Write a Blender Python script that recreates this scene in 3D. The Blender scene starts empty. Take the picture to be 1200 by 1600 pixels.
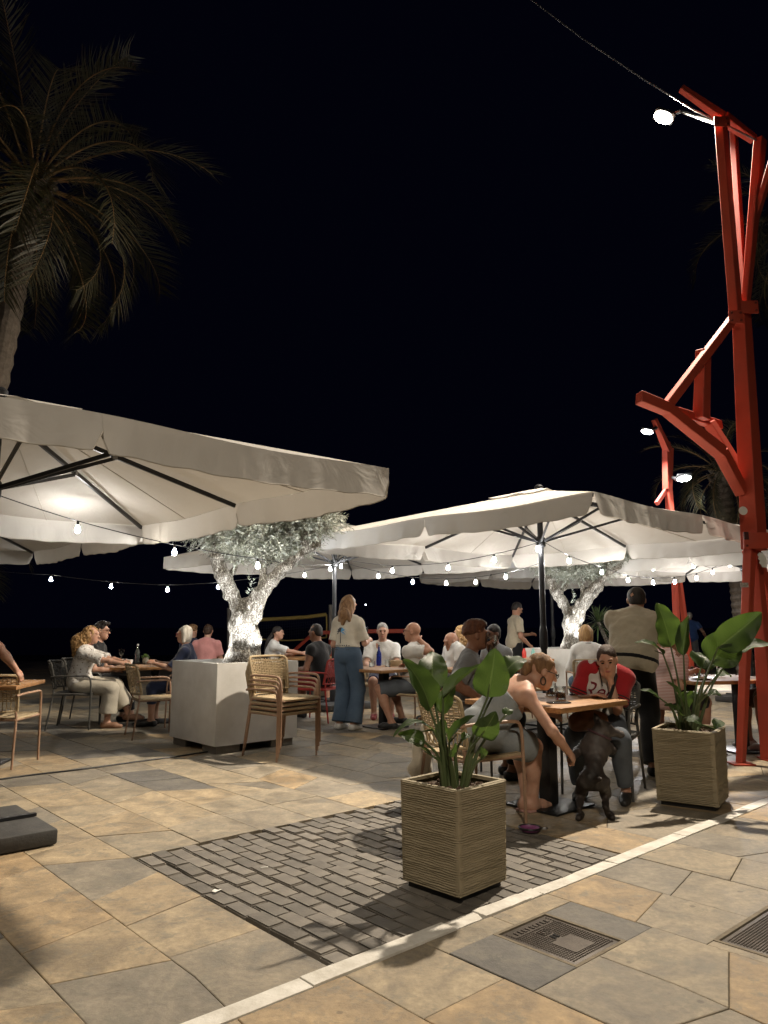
import bpy, bmesh, math, random
import numpy as np
from mathutils import Vector, Matrix, Euler
from mathutils.bvhtree import BVHTree
R = math.radians
random.seed(7)
sc = bpy.context.scene
col = sc.collection

# ------------------------------------------------------------ camera, sky, light, exposure
CAM_H, FOC, TH = 1.28, 1150.0, math.atan(178/1150.0)
cd = bpy.data.cameras.new('camera'); cam = bpy.data.objects.new('camera', cd); col.objects.link(cam)
cam.location = (0, 0, CAM_H); cam.rotation_euler = (math.pi/2+TH, 0, 0)
cd.sensor_fit = 'HORIZONTAL'; cd.sensor_width = 36; cd.lens = 36*FOC/1200
cd.clip_start = 0.05; cd.clip_end = 4000
sc.camera = cam
w = bpy.data.worlds.new('World'); sc.world = w; w.use_nodes = True
bg = w.node_tree.nodes['Background']
bg.inputs[0].default_value = (0.22, 0.26, 1.0, 1); bg.inputs[1].default_value = 0.0038      # night sky, no sun
sc.view_settings.view_transform = 'Standard'; sc.view_settings.look = 'None'
sc.view_settings.exposure = -0.45; sc.view_settings.gamma = 1.0
sc.cycles.use_denoising = True
try: sc.cycles.denoiser = 'OPENIMAGEDENOISE'
except Exception: pass
sc.cycles.use_light_tree = True
sc.cycles.sample_clamp_indirect = 4.0
sc.cycles.max_bounces = 8; sc.cycles.caustics_reflective = False; sc.cycles.caustics_refractive = False
LAMP_NEAR, LAMP_FAR, LAMP_BACK = 940, 560, 310      # street lamps, watts; the back one is added fill
UPLIGHT, BULB = 165, 900                             # olive tree spots, bulb emission


# ------------------------------------------------------------ helpers
def ray(px, py):
    x = (px-600)/FOC; v = (800-py)/FOC
    return Vector((x, math.cos(TH)-v*math.sin(TH), math.sin(TH)+v*math.cos(TH)))
def G(px, py, z=0.0):
    r = ray(px, py); return Vector((0, 0, CAM_H))+r*((z-CAM_H)/r.z)
def P(px, py, Y):
    r = ray(px, py); return Vector((0, 0, CAM_H))+r*(Y/r.y)
GA = R(42)
GU = Vector((math.cos(GA), math.sin(GA), 0)); GV = Vector((-math.sin(GA), math.cos(GA), 0))
GO = Vector((-0.207, 3.031, 0))
def UV(a, b, z=0.0): return GO+GU*a+GV*b+Vector((0, 0, z))
def toUV(p): d = Vector(p)-GO; return d.dot(GU), d.dot(GV)

def tag(o, label=None, cat=None, group=None, kind=None):
    if label: o['label'] = label
    if cat: o['category'] = cat
    if group: o['group'] = group
    if kind: o['kind'] = kind
    return o
def thing(name, label, cat, loc=(0, 0, 0), rz=0.0, group=None):
    o = bpy.data.objects.new(name, None); col.objects.link(o)
    o.empty_display_size = 0.1
    o.location = loc; o.rotation_euler = (0, 0, rz)
    return tag(o, label, cat, group)
def copy_tree(o, parent=None):
    c = o.copy(); col.objects.link(c); c.parent = parent
    for ch in list(o.children): copy_tree(ch, c)
    return c
def link(me, name, mat, parent=None, loc=None, rz=None):
    o = bpy.data.objects.new(name, me); col.objects.link(o)
    if mat is not None and not me.materials:
        for m in (mat if isinstance(mat, (list, tuple)) else [mat]): me.materials.append(m)
    if parent: o.parent = parent
    if loc is not None: o.location = loc
    if rz is not None: o.rotation_euler = (0, 0, rz)
    return o
def frame_of(d, hint=(0, 0, 1)):
    d = Vector(d).normalized(); h = Vector(hint)
    x = h.cross(d)
    if x.length < 1e-4: x = Vector((1, 0, 0)).cross(d)
    if x.length < 1e-4: x = Vector((0, 1, 0)).cross(d)
    x.normalize(); y = d.cross(x)
    return x, y, d
def spline(pts, n):
    pts = [Vector(p) for p in pts]
    if len(pts) == 2: return [pts[0].lerp(pts[1], i/n) for i in range(n+1)]
    q = [pts[0]*2-pts[1]]+pts+[pts[-1]*2-pts[-2]]
    out = []; m = len(pts)-1
    for i in range(n+1):
        t = i/n*m; k = min(int(t), m-1); f = t-k
        a, b, c, d = q[k:k+4]
        out.append(0.5*((2*b)+(c-a)*f+(2*a-5*b+4*c-d)*f*f+(3*b-a-3*c+d)*f*f*f))
    return out
class MB:
    def __init__(s): s.v = []; s.f = []
    def add(s, vs, fs):
        n = len(s.v); s.v += [tuple(v) for v in vs]; s.f += [tuple(i+n for i in f) for f in fs]; return s
    def box(s, c, d, M=None, bev=0.0):
        x, y, z = d[0]/2, d[1]/2, d[2]/2
        if bev <= 0:
            vs = [Vector((i*x, j*y, k*z)) for k in (-1, 1) for j in (-1, 1) for i in (-1, 1)]
            fs = [(0, 2, 3, 1), (4, 5, 7, 6), (0, 1, 5, 4), (2, 6, 7, 3), (0, 4, 6, 2), (1, 3, 7, 5)]
        else:
            bm = bmesh.new(); bmesh.ops.create_cube(bm, size=1)
            for q in bm.verts: q.co = Vector((q.co.x*d[0], q.co.y*d[1], q.co.z*d[2]))
            bmesh.ops.bevel(bm, geom=bm.edges[:], offset=bev, segments=2, affect='EDGES', profile=0.5)
            bm.verts.index_update()
            vs = [q.co.copy() for q in bm.verts]; fs = [tuple(q.index for q in f.verts) for f in bm.faces]; bm.free()
        if M is not None: vs = [M @ q for q in vs]
        c = Vector(c); return s.add([q+c for q in vs], fs)
    def tube(s, pts, r, n=8, caps=True, flat=1.0, hint=(0, 0, 1)):
        pts = [Vector(p) for p in pts]; m = len(pts)
        if not isinstance(r, (list, tuple)): r = [r]*m
        elif len(r) != m:
            rr = r; r = [rr[min(int(i/(m-1)*(len(rr)-1)), len(rr)-2)]*(1-(i/(m-1)*(len(rr)-1)-min(int(i/(m-1)*(len(rr)-1)), len(rr)-2)))+rr[min(int(i/(m-1)*(len(rr)-1)), len(rr)-2)+1]*(i/(m-1)*(len(rr)-1)-min(int(i/(m-1)*(len(rr)-1)), len(rr)-2)) for i in range(m)]
        vs = []; x = None
        for i in range(m):
            d = (pts[min(i+1, m-1)]-pts[max(i-1, 0)])
            if d.length < 1e-9: d = Vector((0, 0, 1))
            d.normalize()
            if x is None: x, y, d = frame_of(d, hint)
            else:
                x = x-d*x.dot(d)
                if x.length < 1e-5: x, y, d = frame_of(d, hint)
                x.normalize(); y = d.cross(x)
            for k in range(n):
                a = 2*math.pi*k/n; vs.append(pts[i]+x*(math.cos(a)*r[i])+y*(math.sin(a)*r[i]*flat))
        fs = [(i*n+k, i*n+(k+1) % n, (i+1)*n+(k+1) % n, (i+1)*n+k) for i in range(m-1) for k in range(n)]
        if caps: fs += [tuple(reversed(range(n))), tuple((m-1)*n+k for k in range(n))]
        return s.add(vs, fs)
    def beam(s, p0, p1, w_, h_, hint=(0, 0, 1), w1=None, h1=None):
        p0, p1 = Vector(p0), Vector(p1); x, y, d = frame_of(p1-p0, hint)
        w1 = w_ if w1 is None else w1; h1 = h_ if h1 is None else h1; vs = []
        for p, a, b in ((p0, w_, h_), (p1, w1, h1)):
            for i, j in ((-1, -1), (1, -1), (1, 1), (-1, 1)): vs.append(p+x*(i*a/2)+y*(j*b/2))
        return s.add(vs, [(3, 2, 1, 0), (4, 5, 6, 7), (0, 1, 5, 4), (1, 2, 6, 5), (2, 3, 7, 6), (3, 0, 4, 7)])
    def lathe(s, prof, n=16, c=(0, 0, 0)):
        c = Vector(c); vs = []; m = len(prof)
        for r, z in prof:
            for k in range(n):
                a = 2*math.pi*k/n; vs.append(c+Vector((r*math.cos(a), r*math.sin(a), z)))
        fs = [(i*n+k, i*n+(k+1) % n, (i+1)*n+(k+1) % n, (i+1)*n+k) for i in range(m-1) for k in range(n)]
        if prof[0][0] > 1e-5: fs.append(tuple(reversed(range(n))))
        if prof[-1][0] > 1e-5: fs.append(tuple((m-1)*n+k for k in range(n)))
        return s.add(vs, fs)
    def grid(s, fn, nu, nv, thick=0.0):
        vs = [Vector(fn(i/nu, j/nv)) for j in range(nv+1) for i in range(nu+1)]
        fs = [(j*(nu+1)+i, j*(nu+1)+i+1, (j+1)*(nu+1)+i+1, (j+1)*(nu+1)+i) for j in range(nv) for i in range(nu)]
        return s.add(vs, fs)
    def prism(s, poly, z0, z1, bev=0.0):
        n = len(poly)
        if bev <= 0:
            vs = [Vector((x, y, z0)) for x, y in poly]+[Vector((x, y, z1)) for x, y in poly]
            return s.add(vs, [tuple(reversed(range(n))), tuple(range(n, 2*n))]+[(k, (k+1) % n, n+(k+1) % n, n+k) for k in range(n)])
        inn = inset(poly, bev)
        vs = [Vector((x, y, z0)) for x, y in poly]+[Vector((x, y, z1-bev*0.6)) for x, y in poly]+[Vector((x, y, z1)) for x, y in inn]
        return s.add(vs, [tuple(range(2*n, 3*n))]+[(k+q*n, (k+1) % n+q*n, (q+1)*n+(k+1) % n, (q+1)*n+k) for q in (0, 1) for k in range(n)])
    def mesh(s, name, smooth=True, ang=42):
        me = bpy.data.meshes.new(name); me.from_pydata(s.v, [], s.f)
        if smooth:
            me.polygons.foreach_set('use_smooth', [True]*len(me.polygons))
            try: me.set_sharp_from_angle(angle=R(ang))
            except Exception: pass
        me.update(); return me
    def build(s, name, mat, parent=None, smooth=True, ang=42, loc=None, rz=None):
        return link(s.mesh(name, smooth, ang), name, mat, parent, loc, rz)
def inset(poly, d):
    c = sum((Vector((x, y, 0)) for x, y in poly), Vector())/len(poly)
    out = []; n = len(poly)
    for i in range(n):
        p0 = Vector(poly[i-1]+(0,)) if len(poly[i-1]) == 2 else Vector(poly[i-1]); p = Vector((poly[i][0], poly[i][1], 0)); p1 = Vector((poly[(i+1) % n][0], poly[(i+1) % n][1], 0))
        e0 = (p-p0).normalized(); e1 = (p1-p).normalized()
        n0 = Vector((-e0.y, e0.x, 0)); n1 = Vector((-e1.y, e1.x, 0)); b = n0+n1
        if b.length < 1e-5: b = n0
        b.normalize(); k = d/max(0.35, b.dot(n0)); q = p+b*k; out.append((q.x, q.y))
    return out
def clip(poly, nx, ny, c):
    """keep the side nx*x+ny*y <= c of a convex polygon"""
    out = []
    for i in range(len(poly)):
        a, b = poly[i-1], poly[i]; da = nx*a[0]+ny*a[1]-c; db = nx*b[0]+ny*b[1]-c
        if (da < 0) != (db < 0):
            t = da/(da-db); out.append((a[0]+(b[0]-a[0])*t, a[1]+(b[1]-a[1])*t))
        if db <= 0: out.append(b)
    return out if len(out) >= 3 else []
def area(poly): return abs(sum(poly[i-1][0]*poly[i][1]-poly[i][0]*poly[i-1][1] for i in range(len(poly))))/2
def minus_rect(poly, a0, a1, b0, b1):
    xs = [p[0] for p in poly]; ys = [p[1] for p in poly]
    if min(xs) >= a1-1e-6 or max(xs) <= a0+1e-6 or min(ys) >= b1-1e-6 or max(ys) <= b0+1e-6: return [poly]
    res = []
    for part in (clip(poly, 1, 0, a0), clip(poly, -1, 0, -a1)): res.append(part)
    mid = clip(clip(poly, -1, 0, -a0) or [], 1, 0, a1) if poly else []
    if mid: res += [clip(mid, 0, 1, b0), clip(mid, 0, -1, -b1)]
    return [p for p in res if p and area(p) > 0.0012]

# ------------------------------------------------------------ materials
MATS = {}
def nodes_of(name):
    m = bpy.data.materials.new(name); m.use_nodes = True
    nt = m.node_tree; return m, nt, nt.nodes['Principled BSDF']
def N(nt, typ, **kw):
    n = nt.nodes.new(typ)
    for k, v in kw.items():
        if k.startswith('i_'):
            key = k[2:]; key = int(key) if key.isdigit() else key.replace('_', ' ')
            n.inputs[key].default_value = v
        else: setattr(n, k, v)
    return n
def c4(c): return (c[0], c[1], c[2], 1)
def mat(name, c, rough=0.6, metal=0.0, c2=None, vs=6.0, vd=4.0, bump=0.0, bs=40.0, wave=None, spec=0.5, trans=0.0, ior=1.45, emit=None, es=0.0, sss=0.0, sheen=0.0, stretch=None, coat=0.0, rand=0.0):
    if name in MATS: return MATS[name]
    m, nt, b = nodes_of(name); L = nt.links
    b.inputs['Roughness'].default_value = rough; b.inputs['Metallic'].default_value = metal
    b.inputs['Specular IOR Level'].default_value = spec; b.inputs['IOR'].default_value = ior
    b.inputs['Transmission Weight'].default_value = trans; b.inputs['Sheen Weight'].default_value = sheen
    b.inputs['Coat Weight'].default_value = coat
    if sss > 0:
        b.inputs['Subsurface Weight'].default_value = sss; b.inputs['Subsurface Radius'].default_value = (0.012, 0.005, 0.003); b.inputs['Subsurface Scale'].default_value = 1.0
    tc = N(nt, 'ShaderNodeTexCoord'); src = tc.outputs['Object']
    if stretch:
        mp = N(nt, 'ShaderNodeMapping'); mp.inputs['Scale'].default_value = stretch; L.new(src, mp.inputs['Vector']); src = mp.outputs[0]
    if c2 is not None:
        nz = N(nt, 'ShaderNodeTexNoise', i_Scale=vs, i_Detail=vd, i_Roughness=0.6); L.new(src, nz.inputs['Vector'])
        rp = N(nt, 'ShaderNodeValToRGB'); rp.color_ramp.elements[0].position = 0.36; rp.color_ramp.elements[1].position = 0.66
        rp.color_ramp.elements[0].color = c4(c); rp.color_ramp.elements[1].color = c4(c2)
        L.new(nz.outputs['Fac'], rp.inputs[0]); cout = rp.outputs[0]
        if rand > 0:
            oi = N(nt, 'ShaderNodeObjectInfo'); mr = N(nt, 'ShaderNodeMapRange', i_3=1-rand, i_4=1+rand); L.new(oi.outputs['Random'], mr.inputs[0])
            hs = N(nt, 'ShaderNodeHueSaturation'); L.new(mr.outputs[0], hs.inputs['Value']); L.new(cout, hs.inputs['Color']); cout = hs.outputs[0]
        L.new(cout, b.inputs['Base Color'])
    else: b.inputs['Base Color'].default_value = c4(c)
    hgt = None
    if wave:
        wv = N(nt, 'ShaderNodeTexWave', i_Scale=wave[0], i_Distortion=wave[1], i_Detail=2.0, bands_direction=wave[2] if len(wave) > 2 else 'Z'); L.new(src, wv.inputs['Vector']); hgt = wv.outputs['Fac']
    elif bump > 0:
        n2 = N(nt, 'ShaderNodeTexNoise', i_Scale=bs, i_Detail=5.0, i_Roughness=0.6); L.new(src, n2.inputs['Vector']); hgt = n2.outputs['Fac']
    if hgt is not None and bump > 0:
        bp = N(nt, 'ShaderNodeBump', i_Strength=bump, i_Distance=0.01); L.new(hgt, bp.inputs['Height']); L.new(bp.outputs[0], b.inputs['Normal'])
    if emit:
        b.inputs['Emission Color'].default_value = c4(emit); b.inputs['Emission Strength'].default_value = es
    MATS[name] = m; return m
def fabric(name, c, c2=None, scale=420, rough=0.9, sheen=0.2):
    if name in MATS: return MATS[name]
    c2 = c2 or tuple(x*0.86 for x in c)
    m = mat(name, c, rough, c2=c2, vs=9, sheen=sheen, spec=0.15, bump=0.35, bs=60)
    return m
def skin(name, c):
    return mat(name, c, 0.52, c2=(c[0]*0.86, c[1]*0.76, c[2]*0.72), vs=14, sss=0.12, bump=0.08, bs=160, spec=0.4)

M_wood = mat('table_wood', (0.36, 0.19, 0.075), 0.6, c2=(0.20, 0.095, 0.035), vs=5, stretch=(1, 9, 9), bump=0.12, bs=30, rand=0.12)
M_black = mat('black_steel', (0.018, 0.018, 0.019), 0.38, 0.3, c2=(0.03, 0.03, 0.03), vs=20, bump=0.05, bs=200)
M_rope = mat('tan_rope', (0.43, 0.335, 0.205), 0.85, c2=(0.33, 0.25, 0.145), vs=40, bump=0.4, bs=260)
M_tanframe = mat('tan_powder_coat', (0.34, 0.215, 0.14), 0.5, c2=(0.28, 0.17, 0.11), vs=30, rand=0.1)
M_grope = mat('dark_grey_rope', (0.085, 0.082, 0.075), 0.85, c2=(0.06, 0.058, 0.052), vs=40, bump=0.4, bs=260)
M_gframe = mat('grey_powder_coat', (0.07, 0.068, 0.062), 0.45, c2=(0.09, 0.088, 0.08), vs=30)
M_canvas = None
M_umb = mat('umbrella_steel', (0.022, 0.023, 0.026), 0.42, 0.4, c2=(0.03, 0.031, 0.034), vs=30)
M_white = mat('white_ceramic', (0.78, 0.77, 0.74), 0.25)
M_paper = mat('white_paper', (0.75, 0.74, 0.7), 0.8)
M_glass = mat('clear_glass', (0.92, 0.95, 0.95), 0.03, trans=1.0, ior=1.45)
M_bluegl = mat('blue_glass', (0.02, 0.05, 0.42), 0.08, trans=0.6, ior=1.45)
M_dkglass = mat('dark_glass', (0.02, 0.015, 0.012), 0.08)
M_wine = mat('red_wine', (0.10, 0.008, 0.012), 0.1)
M_phone = mat('phone_black', (0.01, 0.01, 0.012), 0.12)
# ============================================================ THE SETTING
def stone_material():
    m, nt, b = nodes_of('paving_stone'); L = nt.links
    at = N(nt, 'ShaderNodeAttribute', attribute_name='tone'); tc = N(nt, 'ShaderNodeTexCoord')
    rp = N(nt, 'ShaderNodeValToRGB'); e = rp.color_ramp
    stops = [(0, (0.12, 0.112, 0.102)), (0.07, (0.165, 0.15, 0.127)), (0.13, (0.235, 0.205, 0.16)), (0.35, (0.285, 0.24, 0.175)), (0.6, (0.325, 0.268, 0.185)), (0.82, (0.37, 0.29, 0.185)), (1, (0.37, 0.262, 0.145))]
    e.elements[0].position = 0; e.elements[0].color = c4(stops[0][1]); e.elements[1].position = 1; e.elements[1].color = c4(stops[-1][1])
    for p, c in stops[1:-1]: q = e.elements.new(p); q.color = c4(c)
    L.new(at.outputs['Fac'], rp.inputs[0])
    # shift the pattern per stone
    ad = N(nt, 'ShaderNodeVectorMath', operation='MULTIPLY_ADD'); ad.inputs[1].default_value = (1, 1, 1)
    sc_ = N(nt, 'ShaderNodeMath', operation='MULTIPLY', i_1=37.0); L.new(at.outputs['Fac'], sc_.inputs[0])
    L.new(tc.outputs['Object'], ad.inputs[0]); L.new(sc_.outputs[0], ad.inputs[2])
    n1 = N(nt, 'ShaderNodeTexNoise', i_Scale=4.5, i_Detail=9.0, i_Roughness=0.65, i_Distortion=0.8); L.new(ad.outputs[0], n1.inputs['Vector'])
    n2 = N(nt, 'ShaderNodeTexNoise', i_Scale=34.0, i_Detail=6.0, i_Roughness=0.7); L.new(ad.outputs[0], n2.inputs['Vector'])
    r1 = N(nt, 'ShaderNodeMapRange', i_1=0.34, i_2=0.66, i_3=0.55, i_4=1.22); L.new(n1.outputs['Fac'], r1.inputs[0])
    r2 = N(nt, 'ShaderNodeMapRange', i_1=0.3, i_2=0.7, i_3=0.76, i_4=1.14); L.new(n2.outputs['Fac'], r2.inputs[0])
    mu = N(nt, 'ShaderNodeMath', operation='MULTIPLY'); L.new(r1.outputs[0], mu.inputs[0]); L.new(r2.outputs[0], mu.inputs[1])
    hs = N(nt, 'ShaderNodeHueSaturation'); L.new(rp.outputs[0], hs.inputs['Color']); L.new(mu.outputs[0], hs.inputs['Value'])
    # worn grey-green scabs on some stones
    n3 = N(nt, 'ShaderNodeTexNoise', i_Scale=8.0, i_Detail=10.0, i_Roughness=0.78); L.new(ad.outputs[0], n3.inputs['Vector'])
    r3 = N(nt, 'ShaderNodeMapRange', i_1=0.52, i_2=0.62, i_3=0.0, i_4=0.7); L.new(n3.outputs['Fac'], r3.inputs[0])
    mx = N(nt, 'ShaderNodeMixRGB'); L.new(r3.outputs[0], mx.inputs[0]); L.new(hs.outputs[0], mx.inputs[1]); mx.inputs[2].default_value = (0.17, 0.155, 0.12, 1)
    # dark spots: old gum and drips
    vo = N(nt, 'ShaderNodeTexVoronoi', i_Scale=4.6); L.new(tc.outputs['Object'], vo.inputs['Vector'])
    r4 = N(nt, 'ShaderNodeMapRange', i_1=0.055, i_2=0.075, i_3=0.5, i_4=0.0); L.new(vo.outputs['Distance'], r4.inputs[0])
    mx2 = N(nt, 'ShaderNodeMixRGB'); L.new(r4.outputs[0], mx2.inputs[0]); L.new(mx.outputs[0], mx2.inputs[1]); mx2.inputs[2].default_value = (0.06, 0.05, 0.04, 1)
    L.new(mx2.outputs[0], b.inputs['Base Color'])
    rr = N(nt, 'ShaderNodeMapRange', i_1=0.3, i_2=0.7, i_3=0.5, i_4=0.78); L.new(n1.outputs['Fac'], rr.inputs[0]); L.new(rr.outputs[0], b.inputs['Roughness'])
    hm = N(nt, 'ShaderNodeMath', operation='MULTIPLY_ADD', i_1=0.35); L.new(n2.outputs['Fac'], hm.inputs[0]); L.new(n3.outputs['Fac'], hm.inputs[2])
    bp = N(nt, 'ShaderNodeBump', i_Strength=0.7, i_Distance=0.01); L.new(hm.outputs[0], bp.inputs['Height']); L.new(bp.outputs[0], b.inputs['Normal'])
    return m
M_stone = stone_material()
M_joint = mat('joint_dirt', (0.075, 0.06, 0.044), 0.95, c2=(0.12, 0.10, 0.07), vs=14, bump=0.4, bs=80)
M_brick = mat('grey_paver', (0.125, 0.113, 0.098), 0.72, c2=(0.185, 0.165, 0.138), vs=7, bump=0.4, bs=70, rand=0.28)
M_strip = mat('white_strip', (0.70, 0.675, 0.62), 0.7, c2=(0.50, 0.47, 0.41), vs=9, vd=8, bump=0.4, bs=50)
M_sand = mat('beach_sand', (0.20, 0.165, 0.11), 0.95, c2=(0.15, 0.12, 0.085), vs=0.4, bump=0.5, bs=4)
M_sea = mat('night_sea', (0.004, 0.006, 0.010), 0.22, bump=0.3, bs=0.6)

RECTS = [(0.0, 2.1, -0.09, 1.80), (-9, 14, -0.09, 0.0), (0.69, 1.05, -0.635, -0.225), (1.32, 1.96, -1.52, -0.87)]
FARG = 27.5
ground = MB().add([(-40, -8, -0.02), (46, -8, -0.02), (46, FARG, -0.02), (-40, FARG, -0.02)]+[tuple(UV(a, b, -0.02)) for a, b in ((0, 0), (2.1, 0), (2.1, 1.8), (0, 1.8))], [(0, 1, 5, 4), (1, 2, 6, 5), (2, 3, 7, 6), (3, 0, 4, 7)]).build('pavement', M_joint)
tag(ground, 'tan stone promenade paving with thin dark joints', None, None, 'structure')
def paving():
    rnd = random.Random(21); W_ = 0.42; stones = []
    def quiet(i, b): return (0 <= i <= 5 and -1.6 < b < 1.95)
    knots = {}
    for i in range(-48, 82):                     # shared, kinked joints between the rows
        b = -24.0; ks = []
        while b < 38:
            ks.append((b, 0 if quiet(i, b) or b > -.1 else rnd.choice((0, 0, .08, -.08, .05, -.05, .11, -.11)))); b += rnd.uniform(.4, .75)
        knots[i] = ks
    def bnd(i, b):
        ks = knots[i]
        for (b0, o0), (b1, o1) in zip(ks[:-1], ks[1:]):
            if b0 <= b <= b1: return i*W_+o0+(o1-o0)*(b-b0)/(b1-b0)
        return i*W_
    def edge(i, b0, b1): return [(bnd(i, b0), b0)]+[(i*W_+o, b) for b, o in knots[i] if b0+.004 < b < b1-.004]+[(bnd(i, b1), b1)]
    for i in range(-46, 78):
        brk = [-22, -.09, 0.0]
        if 0 <= i <= 4: brk.append(1.8)
        if i in (1, 2): brk += [-.225, -.635]
        if i in (3, 4): brk += [-.87, -1.52]
        brk = sorted(brk+[34])
        for lo, hi in zip(brk[:-1], brk[1:]):
            if (lo, hi) in ((-.09, 0.0),) or (0 <= i <= 4 and lo == 0.0 and hi == 1.8): continue
            n = max(1, round((hi-lo)/.47)); cut = [lo+(hi-lo)*(k+(rnd.uniform(-.16, .16) if 0 < k < n else 0))/n for k in range(n+1)]
            sl = [0 if k in (0, n) else rnd.choice((-.13, -.10, -.06, 0, .06, .10, .13))*min(1, (hi-lo)/n/.5) for k in range(n+1)]
            for k in range(n):
                L_ = edge(i, cut[k]+sl[k], cut[k+1]+sl[k+1]); R_ = edge(i+1, cut[k]-sl[k], cut[k+1]-sl[k+1])
                if cut[k+1]-cut[k] > .34 and rnd.random() < .45 and len(L_) == 2 and len(R_) == 2:
                    f, g2 = rnd.choice(((.25, .7), (.7, .3), (.35, .6), (.5, .75), (.3, .3))); m0 = (L_[0][0]*(1-f)+R_[0][0]*f, L_[0][1]*(1-f)+R_[0][1]*f); m1 = (L_[1][0]*(1-g2)+R_[1][0]*g2, L_[1][1]*(1-g2)+R_[1][1]*g2)
                    stones += [[L_[0], m0, m1, L_[1]], [m0, R_[0], R_[1], m1]]
                else: stones.append(R_+L_[::-1])
    out = []
    for s in stones:
        c = UV(sum(p[0] for p in s)/len(s), sum(p[1] for p in s)/len(s))
        if c.y < 1.4 or c.y > FARG-0.2 or abs(c.x) > 1.5+0.62*c.y: continue
        parts = [s]
        for q in RECTS: parts = [r for p in parts for r in minus_rect(p, *q)]
        for p in parts: out.append((c.y, [tuple(UV(x, y).xy) for x, y in p]))
    out.sort(key=lambda t: t[0]-0.9*min(1, 0) if abs(t[1][0][0]) < 0.58*t[0]+0.3 else t[0]+50)
    far = MB(); tones = []
    def prof(poly, mb, rnd=random.Random(5)):
        q = inset(poly, 0.0019); z = rnd.uniform(-0.0015, 0.0018); n0 = len(mb.f)
        mb.prism(q, -0.03, z, 0.003)
        t = rnd.random(); tones_ = t
        return [t]*(len(mb.f)-n0)
    def setattr_tone(me, t):
        a = me.attributes.new('tone', 'FLOAT', 'FACE'); a.data.foreach_set('value', t)
    for k, (y, poly) in enumerate(out):
        if sum(poly[i-1][0]*poly[i][1]-poly[i][0]*poly[i-1][1] for i in range(len(poly))) < 0: poly = poly[::-1]
        if k < 300:
            mb = MB(); t = prof(poly, mb); me = mb.mesh('paving_stone', False); setattr_tone(me, t)
            link(me, 'paving_stone', M_stone, ground)
        else: tones += prof(poly, far)
    me = far.mesh('far_paving_stones', False); setattr_tone(me, tones)
    tag(link(me, 'far_paving_stones', M_stone, ground), kind='stuff')
paving()

# sunken patch of grey pavers
patch = MB().add([tuple(UV(a, b, -0.024)) for a, b in ((0, -.0), (2.1, -.0), (2.1, 1.8), (0, 1.8))], [(0, 1, 2, 3)]).build('paver_patch', mat('patch_sand', (0.05, 0.042, 0.033), 0.95, c2=(0.03, 0.026, 0.02), vs=30, bump=0.5, bs=120))
tag(patch, 'sunken patch of grey brick pavers in the stone paving', None, None, 'structure')
def bricks():
    rnd = random.Random(4); bw, bl = 0.094, 0.185
    mes = []
    for v in range(6):
        bm = bmesh.new(); bmesh.ops.create_cube(bm, size=1)
        for q in bm.verts: q.co = Vector((q.co.x*(bw-0.006), q.co.y*(bl-0.006), q.co.z*0.05))
        bmesh.ops.bevel(bm, geom=[e for e in bm.edges if all(x.co.z > 0 for x in e.verts)], offset=0.006, segments=2, affect='EDGES')
        for q in bm.verts: q.co += Vector((rnd.uniform(-.002, .002), rnd.uniform(-.002, .002), 0))
        me = bpy.data.meshes.new('brick'); bm.to_mesh(me); bm.free(); me.materials.append(M_brick); mes.append(me)
    na = int(2.1/bw)
    for i in range(na):
        b = 0.0 - (0 if i % 2 else bl/2)
        while b < 1.8-0.04:
            lo, hi = max(b, 0.002), min(b+bl, 1.798)
            if hi-lo > 0.06:
                a = (i+.5)*bw+0.016; c = (lo+hi)/2
                o = bpy.data.objects.new('brick', rnd.choice(mes)); col.objects.link(o); o.parent = patch
                sag = -0.006*math.sin(math.pi*a/2.1)*math.sin(math.pi*c/1.8)
                o.location = UV(a+rnd.uniform(-.003, .003)+0.012*math.sin(c*3.2), c, -0.026+sag+rnd.uniform(-.003, .003)+0.004*math.sin(a*7+c*4))
                o.rotation_euler = (rnd.uniform(-.03, .03), rnd.uniform(-.03, .03), GA+rnd.uniform(-.02, .02))
                if hi-lo < bl-.01: o.scale = (1, (hi-lo)/bl, 1)
            b += bl
bricks()

# white kerb strip
strip = MB().add([tuple(UV(a, b, -0.017)) for a, b in ((-2, -.09), (9, -.09), (9, 0), (-2, 0))], [(0, 1, 2, 3)]).build('kerb_strip', M_joint)
tag(strip, 'narrow white stone strip running across the paving', None, None, 'structure')
def strips():
    rnd = random.Random(9); a = -1.9
    while a < 8.5:
        L_ = rnd.uniform(0.34, 0.8)
        if 0.0 < a < 1.2: L_ = rnd.uniform(0.10, 0.34)
        n = 5; top = []; bot = []
        worn = 0.010 if -0.1 < a < 1.3 else 0.002
        for k in range(n+1):
            x = a+L_*k/n
            top.append((x, -0.001-rnd.random()*worn)); bot.append((x, -0.089+rnd.random()*worn*0.4))
        sk = rnd.uniform(-.02, .02) if worn > .005 else 0
        top[-1] = (top[-1][0]-0.004+sk, top[-1][1]); bot[-1] = (bot[-1][0]-0.004-sk, bot[-1][1])
        poly = [tuple(UV(*p).xy) for p in bot+top[::-1]]
        MB().prism(poly, -0.03, 0.003+rnd.uniform(-.003, .004), 0.002).build('kerb_stone', M_strip, strip, False)
        a += L_
strips()

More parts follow.
